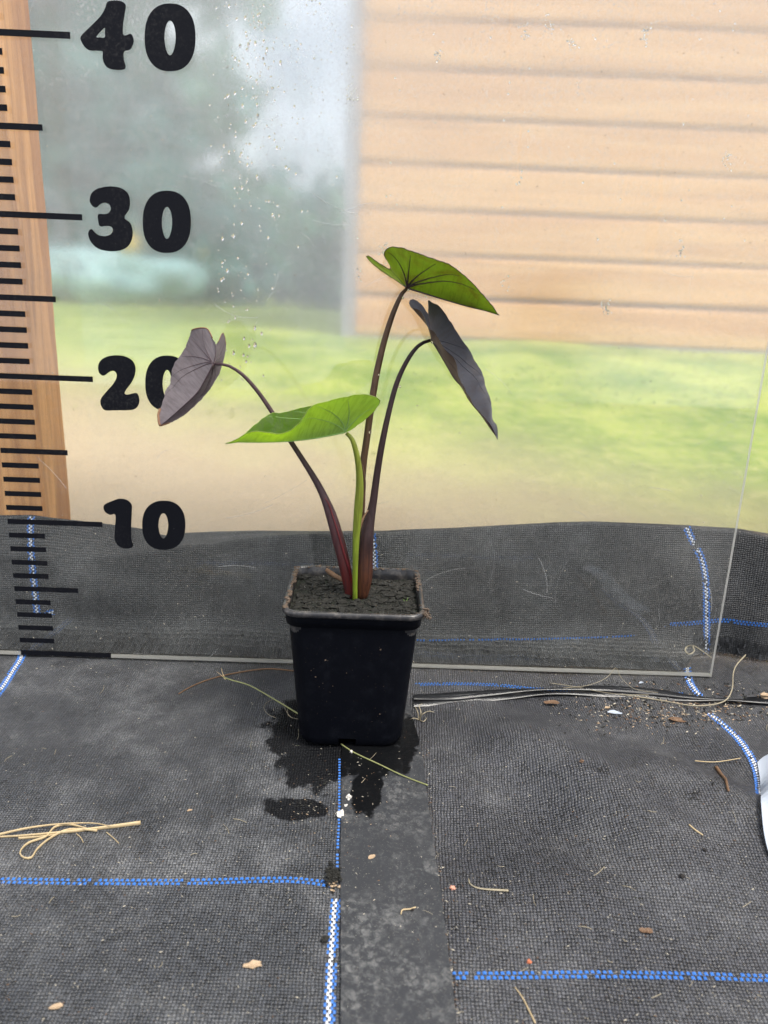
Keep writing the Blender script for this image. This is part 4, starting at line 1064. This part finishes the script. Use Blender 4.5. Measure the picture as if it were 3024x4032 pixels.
# purple-grey leaf on the left, underside towards us
Bl = Leaf('leaf_blade', M['leaf_grey'], z4,
  [(1410, 426, -6.0), (1408, 490, -6.1), (1394, 553, -6.2)], [(1394, 553, -6.2), (1340, 655, -6.2), (1288, 740, -6.2), (1200, 825, -6.2), (1110, 905, -6.1), (1047, 956, -6.0)], 0.28,
  [[(1410, 426, -6.0), (1388, 382, -5.7), (1362, 332, -5.4), (1332, 316, -5.3), (1255, 330, -5.0), (1236, 380, -4.9), (1202, 460, -4.8), (1160, 520, -4.8), (1130, 570, -4.8), (1117, 640, -4.9), (1108, 685, -5.0), (1080, 730, -5.1), (1070, 780, -5.3), (1042, 860, -5.6), (1033, 900, -5.8), (1047, 956, -6.0)],
   [(1410, 426, -6.0), (1430, 402, -5.8), (1456, 347, -5.4), (1475, 420, -5.2), (1471, 480, -5.2), (1452, 560, -5.3), (1420, 640, -5.4), (1370, 720, -5.5), (1300, 800, -5.7), (1200, 890, -5.8), (1120, 932, -5.9), (1047, 956, -6.0)]],
  [0.12, 0.1], 'hanging purple grey leaf with scorched top edge in front of the number twenty', False, wav=0.03)
for tm in (0.17, 0.30, 0.45, 0.62, 0.77): Bl.vein(0, tm, M['vein_purple'], 0.035, 0.95, bow=0.3)
for tm in (0.16, 0.5, 0.68, 0.82): Bl.vein(1, tm, M['vein_purple'], 0.03, 0.95, bow=0.3)
Bl.midrib(M['vein_purple'], 0.055)
Bl.edge(M['scorch'], 0.035, 0.06, 0.27, 'scorched_edge', (0,)); Bl.edge(M['scorch'], 0.02, 0.03, 0.2, 'scorched_edge', (1,)); Bl.edge(M['scorch'], 0.08, 0.88, 1, 'scorched_edge', (0,)); Bl.edge(M['scorch'], 0.05, 0.94, 1, 'scorched_edge', (1,))
# folded bright green leaf in front
Cg = Leaf('leaf_blade', M['leaf_green'], z5,
  [(1290, 1385, -8.6), (1250, 1410, -8.9), (1200, 1430, -9.2)], [(1200, 1430, -9.2), (1080, 1455, -9.3), (900, 1487, -9.4), (700, 1510, -9.5), (500, 1520, -9.7), (300, 1522, -9.9), (200, 1521, -10.0), (130, 1532, -10.1), (90, 1530, -10.1)], 0.24,
  [[(1290, 1385, -8.6), (1340, 1345, -8.7), (1400, 1300, -8.9), (1480, 1225, -9.2), (1530, 1150, -9.6), (1505, 1103, -10.0), (1430, 1083, -10.3), (1350, 1073, -10.5), (1150, 1108, -11.0), (1040, 1140, -11.2), (950, 1158, -11.3), (890, 1190, -11.4), (845, 1240, -11.4), (800, 1310, -11.4), (750, 1368, -11.3), (690, 1410, -11.2), (600, 1441, -11.0), (500, 1432, -10.9), (400, 1418, -10.8), (300, 1432, -10.6), (200, 1490, -10.3), (90, 1530, -10.1)],
   [(1290, 1385, -8.6), (1340, 1330, -8.2), (1380, 1230, -7.6), (1330, 1160, -7.1), (1200, 1140, -6.7), (1050, 1160, -6.5), (900, 1178, -6.4), (780, 1205, -6.5), (690, 1228, -6.6), (590, 1251, -6.9), (530, 1244, -7.2), (450, 1290, -7.7), (370, 1352, -8.3), (290, 1422, -9.0), (200, 1492, -9.6), (90, 1530, -10.1)]],
  [0.25, 0.35], 'bright green folded leaf held level, with its tip towards the purple grey leaf', False, wav=0.02)
for tm in (0.16, 0.34, 0.50): Cg.vein(0, tm, M['vein_green'], 0.035, 0.95, bow=0.3)
for tm in (0.68,): Cg.vein(0, tm, M['vein_green'], 0.025, 0.9, bow=0.3)
for tm in (0.55, 0.72): Cg.vein(1, tm, M['vein_green'], 0.03, 0.95, bow=0.3)
Cg.midrib(M['vein_green'], 0.045); Cg.edge(M['margin_green'], 0.018)
# water beads on stalks
BEADS = [(z6, 'tiny water bead under the base of the topmost leaf', 612, 575, -5.4, .05), (z6, 'water bead high on the brown green stalk just below the topmost leaf', 560, 648, -5.7, .06), (z6, 'water bead hanging where the dark stalk meets the blue black leaf', 832, 1062, -6.7, .06), (z6, 'water bead half way up the dark purple stalk', 530, 1475, -7.5, .07),
  (z6, 'largest water bead on the brown green stalk below the green leaf', 255, 1900, -7.2, .08), (z6, 'tiny water bead on the brown green stalk above the green leaf', 338, 1365, -6.9, .05), (z7, 'white glinting water bead at the sheath tip beside the yellow green stalk', 882, 118, -7.5, .06)]
for zf_, lab, x, y, Y, r in BEADS:
    p = aty(*zf_(x, y), Y); v, f = blob(tuple(p), r, 3, 1, 1, 1.25, 2, 0.02)
    tag(mesh_obj('water_bead', v, f, M['water']), lab, 'water drop', 'water beads on the leaf stalks')
# seedling in the compost
sg = atz(*z7(1293, 1385), Z0+8.3); sd_ = thing('tiny_seedling', 'tiny green grass seedling sprouting in the compost', 'seedling', tuple(sg))
for dx, h in ((-.05, .45), (.06, .55), (.0, .3)):
    v, f = tube([tuple(sg), (sg.x+dx, sg.y, sg.z+h*.5), (sg.x+dx*2.4, sg.y-.03, sg.z+h)], [.02, .018, .005], 5); mesh_obj('leaf', v, f, M['vein_green'], sd_)

# ------------------------------------------------------------------ things lying about on the floor
def strand(name, label, cat_, px, width, mat, lift=0.05, z=None, group=None, parent=None, flat=0.7, hts=None, n=26):
    P = spline([dd(*q) for q in px], n)
    pts = []
    for i, q in enumerate(P):
        p = on_floor(*q, 0)
        if hts:
            h = interp([(j/(len(hts)-1), hh) for j, hh in enumerate(hts)], i/(n-1)); p = atz(*q, floor_z(p.x, p.y)+h)
        p.z += lift; pts.append(p)
    w_ = width if hasattr(width, '__len__') else (width, width)
    rad = [lerp(w_[0], w_[1], i/(n-1))/2 for i in range(n)]
    v, f = tube(pts, rad, 6, flat)
    o = mesh_obj(name, v, f, mat, parent)
    if parent is None: tag(o, label, cat_, group)
    return o
# bundle of dry straw
st = thing('dry_straw_wisp', 'bent wisp of pale dry straw lying on the left fabric', 'straw', tuple(on_floor(*dd(120, 1815))))
strand('straw_blade', '', '', [(-30, 1812), (30, 1810), (120, 1803), (220, 1792), (304, 1781)], (.10, .26), M['straw'], .10, parent=st, flat=.35)
strand('straw_blade', '', '', [(-10, 1813), (60, 1797), (130, 1788), (200, 1786), (240, 1793)], (.16, .06), M['straw'], .22, parent=st, flat=.35)
strand('straw_blade', '', '', [(40, 1814), (80, 1811), (120, 1806)], (.16, .1), M['straw'], .08, parent=st, flat=.35)
strand('straw_loop', '', '', [(190, 1796), (150, 1786), (118, 1792), (100, 1812), (62, 1826), (44, 1845), (50, 1857), (68, 1858), (82, 1838), (110, 1815), (150, 1797), (210, 1799)], (.14, .16), M['straw'], .14, parent=st, flat=.4, n=50)
strand('straw_thread', '', '', [(230, 1800), (245, 1812), (257, 1824)], .05, M['straw'], .06, parent=st)
strand('straw_thread', '', '', [(165, 1803), (175, 1812), (180, 1822)], .05, M['straw'], .06, parent=st)
strand('grass_stalk', 'straight green grass stalk lying across the wet strip from under the pot', 'grass stalk', [(736, 1613), (765, 1632), (820, 1658), (870, 1682), (924, 1703)], (.10, .09), M['stalk'], .20)
tf = thing('dry_tuft', 'small tuft of dry curled grass at the strip edge beside the pot', 'dry tuft', tuple(on_floor(*dd(905, 1552))))
for px, hh in (([(905, 1556), (902, 1540), (897, 1528)], [0, .3, .5]), ([(906, 1556), (912, 1545), (925, 1538), (938, 1540)], [0, .5, .7, .4]), ([(904, 1556), (893, 1553), (881, 1558)], [0, .3, 0]), ([(906, 1555), (909, 1540), (905, 1526), (912, 1522)], [0, .5, .8, .9]), ([(907, 1557), (915, 1560), (922, 1552)], [0, .1, .2])):
    strand('dry_blade', '', '', px, (.10, .04), M['fiber'], .05, parent=tf, hts=hh)
g2 = strand('grass_stalk', 'green grass stalk with split pale tip running to the left side of the pot', 'grass stalk', [(482, 1465), (500, 1472), (540, 1484), (590, 1512), (646, 1546)], (.10, .13), M['stalk'], .10, hts=[.5, .4, .3, .1, 0])
strand('split_tip', '', '', [(487, 1470), (481, 1458), (478, 1446)], (.10, .03), M['straw'], .12, parent=g2, hts=[.4, .6, .8])
strand('split_tip', '', '', [(487, 1471), (478, 1462), (468, 1454)], (.08, .03), M['straw'], .12, parent=g2, hts=[.4, .5, .6])
strand('brown_twig', 'thin arched brown stem lying along the acrylic board beside the pot', 'stem', [(386, 1501), (420, 1482), (465, 1466), (520, 1454), (580, 1447), (640, 1452)], (.10, .13), M['husk'], .08)
for lab, px in zip(('thin tendril looping away from the green stalk left of the pot', 'long curled tendril ending at the left foot of the pot', 'short curled tendril inside the long one beside the pot foot'), ([(590, 1512), (575, 1520), (570, 1532), (580, 1545), (596, 1552)], [(612, 1520), (617, 1535), (628, 1550), (645, 1555)], [(622, 1530), (622, 1545), (632, 1553)])):
    strand('curled_tendril', lab, 'tendril', px, .035, M['fiber'], .05, group='curled tendrils beside the pot')
strand('long_dry_stalk', 'long bent tan stalk with a feathery end at the board corner', 'stalk', [(1340, 1503), (1420, 1515), (1500, 1528), (1560, 1520), (1580, 1495), (1583, 1460), (1590, 1440), (1610, 1418)], (.08, .12), M['fiber'], .12, hts=[0, 0, 0, .1, .3, .5, .8, 1.2], n=40)
strand('dry_tendril', 'thin pale tendril crossing the black tape', 'tendril', [(1187, 1482), (1240, 1490), (1290, 1500), (1340, 1507), (1400, 1508)], .045, M['fiber'], .25, group=None)
strand('dry_tendril', 'forked pale tendril leaning up against the acrylic board', 'tendril', [(1215, 1493), (1270, 1487), (1310, 1470), (1330, 1448), (1340, 1470), (1370, 1495), (1420, 1503)], .04, M['fiber'], .25, hts=[0, .1, .3, .8, .5, .1, 0])
strand('pale_fibre', 'curved pale fibre lying on the right fabric beside the strip', 'fibre', [(1012, 1900), (1017, 1913), (1040, 1922), (1098, 1926)], (.05, .13), M['fiber'], .06)
strand('pale_fibre', 'long pale grass fibre near the blue tracer line on the right fabric', 'fibre', [(1112, 2134), (1130, 2160), (1145, 2190), (1156, 2212)], (.05, .09), M['straw'], .05)
strand('brown_twig', 'short brown woody twig on the slack right fabric', 'twig', [(1546, 1660), (1556, 1675), (1566, 1692), (1573, 1712)], (.24, .14), M['husk'], .10)
strand('pale_twig', 'short pale twig lying across the brown twig', 'twig', [(1500, 1650), (1545, 1652), (1598, 1644)], .07, M['straw'], .20)
strand('straw_piece', 'short yellow straw piece alone on the slack right fabric', 'straw', [(1488, 1783), (1502, 1795), (1518, 1806)], .09, M['straw'], .05)
strand('straw_piece', 'small bent straw hook on the middle of the plastic strip', 'straw', [(866, 1983), (869, 1974), (885, 1972), (898, 1968)], .07, M['straw'], .22)
strand('curled_root', 'pale pigtail root stuck behind the lower corner of the acrylic board', 'root', [(1537, 1421), (1515, 1405), (1497, 1395), (1484, 1397), (1480, 1405), (1488, 1413), (1499, 1407), (1496, 1396)], (.06, .16), M['fiber'], 0, hts=[.9, 1.3, 1.7, 1.7, 1.4, 1.1, 1.3, 1.7], n=40)
def dot(name, label, cat_, px, py, r, mat, sx=1, sy=1, sz=.6, seed=1, group=None, lift=0.0):
    p = on_floor(*dd(px, py)); v, f = blob((p.x, p.y, p.z+lift+r*sz*.7), r, seed, sx, sy, sz, 2, .45)
    return tag(mesh_obj(name, v, f, mat, smooth=False), label, cat_, group)
dot('perlite_lump', 'large white perlite lump on the blue stitches below the pot', 'perlite', 736, 1763, .24, M['perlite'], 1, .9, .8, 3)
dot('perlite_lump', 'oval white perlite lump on the wet plastic strip', 'perlite', 753, 1729, .17, M['perlite'], .8, 1.2, .8, 4, lift=.12)
dot('perlite_lump', 'tiny white perlite lump beside the oval one', 'perlite', 747, 1746, .08, M['perlite'], 1, 1, .9, 5, lift=.12)
dot('perlite_lump', 'small white perlite lump touching the green stalk at the pot foot', 'perlite', 759, 1630, .09, M['perlite'], 1, 1, .9, 6, lift=.15)
sp_ = thing('soil_pile', 'little pile of brown soil crumbs at the end of the blue tracer line', 'soil', tuple(on_floor(*dd(720, 1898))))
rr = random.Random(8); b = MB(); t_ = MB()
for _ in range(150):
    p = on_floor(*dd(rr.gauss(719, 7), rr.gauss(1897, 9))); v, f = blob((p.x, p.y, p.z+.04+rr.random()*.2), rr.uniform(.03, .10), rr.random()*99, 1, 1, .8, 1, .5); b.add(v, f)
for _ in range(14):
    p = on_floor(*dd(rr.gauss(722, 6), rr.gauss(1912, 8))); v, f = blob((p.x, p.y, p.z+.1), rr.uniform(.04, .09), rr.random()*99, 1.3, 1, .6, 1, .5); t_.add(v, f)
o = b.build('soil_crumbs', M['crumb'], sp_, False); o['kind'] = 'stuff'
o = t_.build('wood_chips', M['tan'], sp_, False); o['kind'] = 'stuff'
dot('soil_clod', 'round dark soil clod on the left fabric near the white stitches', 'soil clod', 701, 2033, .17, M['crumb'], 1, 1, .8, 9)
dot('brick_chip', 'small pink brick chip on the right fabric edge beside the strip', 'chip', 977, 1920, .13, plain('pink_chip', (.55, .26, .18), .8, .2, 200), 1, .8, .7, 10)
dot('brick_chip', 'small orange brick chip above the blue line on the right fabric', 'chip', 1143, 2080, .10, plain('orange_chip', (.42, .13, .06), .8, .2, 200), 1, .9, .8, 11)
dot('brick_chip', 'small brown chip on the hump of the right fabric', 'chip', 1256, 1646, .11, M['brown'], 1.2, .8, .7, 12)
dot('dark_crumb', 'short black crumb on the slack right fabric', 'crumb', 1472, 1894, .12, M['darkcrumb'], 1.1, 1, .6, 13)
dot('dark_crumb', 'lone black crumb near the paper tag', 'crumb', 1522, 1838, .10, M['darkcrumb'], 1, 1, .7, 14)
dot('dark_crumb', 'small black crumb on the bent straw hook on the strip', 'crumb', 890, 1972, .08, M['darkcrumb'], 1.2, 1, .7, 15, lift=.15)
dot('wood_stub', 'tan broken wood stub beyond the corner of the acrylic board', 'wood stub', 1655, 1508, .30, M['tan'], 1.8, .8, .8, 16)
def flake(name, label, px, py, r, mat, ang, seed, group=None, lift=.06, curl=.3, cat_='dry leaf'):
    p = on_floor(*dd(px, py)); rr = random.Random(seed); v = []; n = 12
    for i in range(n):
        a = 2*math.pi*i/n; q = r*(.75+.4*rr.random()); x, y = math.cos(a)*q*1.5, math.sin(a)*q*.75
        v.append((p.x+x*math.cos(ang)-y*math.sin(ang), p.y+x*math.sin(ang)+y*math.cos(ang), p.z+lift+curl*r*(abs(y/r)**2+rr.uniform(-.2, .4))))
    v.append((p.x, p.y, p.z+lift)); v += [(x, y, z-.02) for x, y, z in v]
    k = n+1; f = [(i, (i+1) % n, n) for i in range(n)] + [((i+1) % n+k, i+k, n+k) for i in range(n)] + [((i+1) % n, i, i+k, (i+1) % n+k) for i in range(n)]
    return tag(mesh_obj(name, v, f, mat, smooth=False), label, cat_, group)
flake('dry_leaf', 'curled tan dry leaf on the left fabric near the dark clod', 546, 2087, .26, M['tan'], .2, 1)
flake('dry_leaf', 'brown star shaped dry leaf scrap by the white tracer line', 1462, 1557, .36, M['brown'], -.3, 2)
flake('dry_leaf', 'brown curled dry leaf lying on the black tape', 1192, 1523, .36, M['brown'], .1, 3, lift=.2)
flake('dry_leaf', 'small orange dry leaf scrap by the long tan stalk', 1312, 1530, .16, M['tan'], .5, 4)
flake('dry_leaf', 'narrow brown dry leaf scrap below the hump on the right fabric', 1395, 2013, .20, M['brown'], 0, 5)
flake('plastic_shard', 'torn pale grey plastic shard among the litter by the wall', 1327, 1541, .32, M['paper'], -.1, 6, cat_='plastic shard')
flake('plastic_shard', 'thin white plastic splinter standing by the blue line at the board foot', 1384, 1476, .16, M['paper'], .6, 7, cat_='plastic shard')
flake('dry_leaf', 'pale pinkish leaf flake stuck on the plastic strip', 803, 1857, .17, M['tan'], .8, 8, lift=.18, curl=.05)
flake('dry_leaf', 'small tan leaf chip on the left fabric beside the dry straw', 410, 1752, .10, M['tan'], .4, 9)
flake('dry_leaf', 'narrow tan chip at the front of the left fabric', 122, 2177, .17, M['tan'], .2, 10)
# fine litter nobody could count
rr = random.Random(11); g_ = MB(); d_ = MB(); fb = MB(); lt = MB(); dk_ = MB()
def chip(mb, p, s, rr):
    a = rr.uniform(0, 6.3); e = rr.uniform(.6, 2.4); c_, s_ = math.cos(a)*s, math.sin(a)*s
    mb.add([(p.x-c_*e, p.y-s_*e, p.z), (p.x+s_*.6, p.y-c_*.6, p.z), (p.x+c_*e, p.y+s_*e, p.z), (p.x-s_*.6, p.y+c_*.6, p.z), (p.x, p.y, p.z+s*.8)], [(0, 1, 4), (1, 2, 4), (2, 3, 4), (3, 0, 4)])
for _ in range(2300):
    x, y = rr.uniform(0, 1659), 1430+rr.random()**1.25*790
    p = on_floor(*dd(x, y), .035)
    if 23.9 < p.x < 29.2: p.z += .12
    chip(g_ if rr.random() < .72 else d_, p, rr.choice([.012, .016, .02, .02, .03, .04]), rr)
for _ in range(900):                                          # thicker drift in the corner behind the tape
    x = rr.gauss(1480, 130); y = rr.gauss(1530, 26)
    if x < 1180 or y < 1470: continue
    p = on_floor(*dd(min(x, 1700), y), .04); chip(rr.choice([g_, d_, lt]), p, rr.choice([.02, .03, .04, .06, .08]), rr)
for _ in range(700):
    x = rr.gauss(1450, 140); y = rr.gauss(1520, 30)
    if x < 1150 or y < 1470: continue
    chip(dk_, on_floor(*dd(min(x, 1700), y), .035), rr.choice([.03, .04, .06, .09]), rr)
for cx, cy_ in ((1590, 1640), (1545, 1690), (1500, 1720), (1330, 1520), (700, 1690), (650, 1740), (1300, 1660)):
    for _ in range(14): chip(dk_, on_floor(*dd(rr.gauss(cx, 10), rr.gauss(cy_, 6)), .04), rr.choice([.03, .05, .07]), rr)
for _ in range(220):                                          # specks by the pot and on seam edges
    y = rr.uniform(1600, 2212); x = 905+(y-1600)*.13+rr.gauss(4, 7); chip(rr.choice([g_, d_]), on_floor(*dd(x, y), .05), rr.choice([.02, .03, .05]), rr)
for _ in range(150):
    x, y = rr.gauss(700, 60), rr.gauss(1740, 45); chip(rr.choice([g_, lt, d_]), on_floor(*dd(x, y), .06 if x < 738 else .18), rr.choice([.02, .03, .04]), rr)
for _ in range(48):
    x, y = rr.uniform(0, 1659), 1480+rr.random()*720; a = rr.uniform(0, 6.3); l = rr.uniform(8, 34); b_ = rr.uniform(-4, 4)
    pts = [on_floor(*dd(x+math.cos(a)*l*k/5-math.sin(a)*b_*math.sin(k*.63), y+(math.sin(a)*l*k/5+math.cos(a)*b_*math.sin(k*.63))*.8), .05) for k in range(6)]
    for p in pts:
        if 23.9 < p.x < 29.2: p.z += .12
    v, f = tube(pts, rr.choice([.007, .010, .014]), 4); fb.add(v, f)
for mb, nm, mt, lb in ((g_, 'pale_grit', 'grit', 'pale grit specks scattered over the black fabric'), (d_, 'dark_specks', 'brown', 'brown specks scattered over the black fabric'), (lt, 'leaf_litter', 'tan', 'tan shreds of leaf litter in the corner by the wall'), (dk_, 'soil_drift', 'crumb', 'dark soil crumbs drifted on the right fabric by the wall'), (fb, 'fine_fibres', 'fiber', 'fine pale fibres scattered over the black fabric')):
    tag(mb.build(nm, M[mt], None, False), lb, 'litter', kind='stuff')

# flat black drip tape lying in front of the board
def drip():
    b = MB()
    for px, w_, lift in (([(893, 1520), (960, 1513), (1040, 1507), (1120, 1503), (1200, 1498), (1280, 1497), (1380, 1500), (1500, 1510), (1620, 1515), (1720, 1515)], .75, .10), ([(893, 1512), (980, 1511), (1060, 1503), (1130, 1497), (1200, 1494), (1300, 1493), (1400, 1500), (1520, 1514), (1640, 1521), (1720, 1522)], .40, .24)):
        P = [on_floor(*q) for q in spline([dd(*q) for q in px], 60)]; v = []; f = []
        for i, p in enumerate(P):
            tw = .5*math.sin(i*.23); c_ = math.cos(tw)
            for k in range(5):
                s = k/4-.5; v.append((p.x, p.y+s*w_*1.6*c_, p.z+lift+s*w_*math.sin(tw)+.05*math.sin(k*1.57)))
        n = len(v); v += [(x, y, z-.03) for x, y, z in v]
        for i in range(59):
            for k in range(4):
                q = i*5+k; f.append((q, q+5, q+6, q+1)); f.append((q+n, q+1+n, q+6+n, q+5+n))
            f.append((i*5, i*5+n, i*5+5+n, i*5+5)); f.append((i*5+4, i*5+9, i*5+9+n, i*5+4+n))
        b.add(v, f)
    tag(b.build('drip_tape', M['tape_black'], None, True), 'folded flat black plastic tape lying along the foot of the acrylic board', 'drip tape')
drip()

# white plastic tag leaning in from the side
def paper():
    E_ = [(1635, 1650), (1640, 1690), (1641, 1740), (1645, 1790), (1653, 1830), (1664, 1862)]
    n = 24; P = spline([dd(*q) for q in E_], n); v = []; f = []
    K = 10
    for i, q in enumerate(P):
        p = on_floor(*q, .12)
        for k in range(K+1):
            s = k/K; v.append((p.x+s*1.2, p.y+s*0.5+.2*math.sin(s*3), p.z+.25*math.sin(i/n*3.1)+s*s*0.4))
    m_ = len(v); v += [(x, y, z-.04) for x, y, z in v]
    for i in range(n-1):
        for k in range(K):
            q = i*(K+1)+k; f.append((q, q+K+1, q+K+2, q+1)); f.append((q+m_, q+1+m_, q+K+2+m_, q+K+1+m_))
        q = i*(K+1); f.append((q, q+m_, q+K+1+m_, q+K+1)); q += K; f.append((q, q+K+1, q+K+1+m_, q+m_))
    for k in range(K): f.append((k, k+1, k+1+m_, k+m_)); q = (n-1)*(K+1)+k; f.append((q+1, q, q+m_, q+1+m_))
    tag(mesh_obj('plastic_tag', v, f, M['paper'], smooth=False), 'curved white plastic tag lying on the right fabric over the tracer line', 'plastic tag')
paper()
for o in bpy.data.objects:
    if '_base' in o: del o['_base']
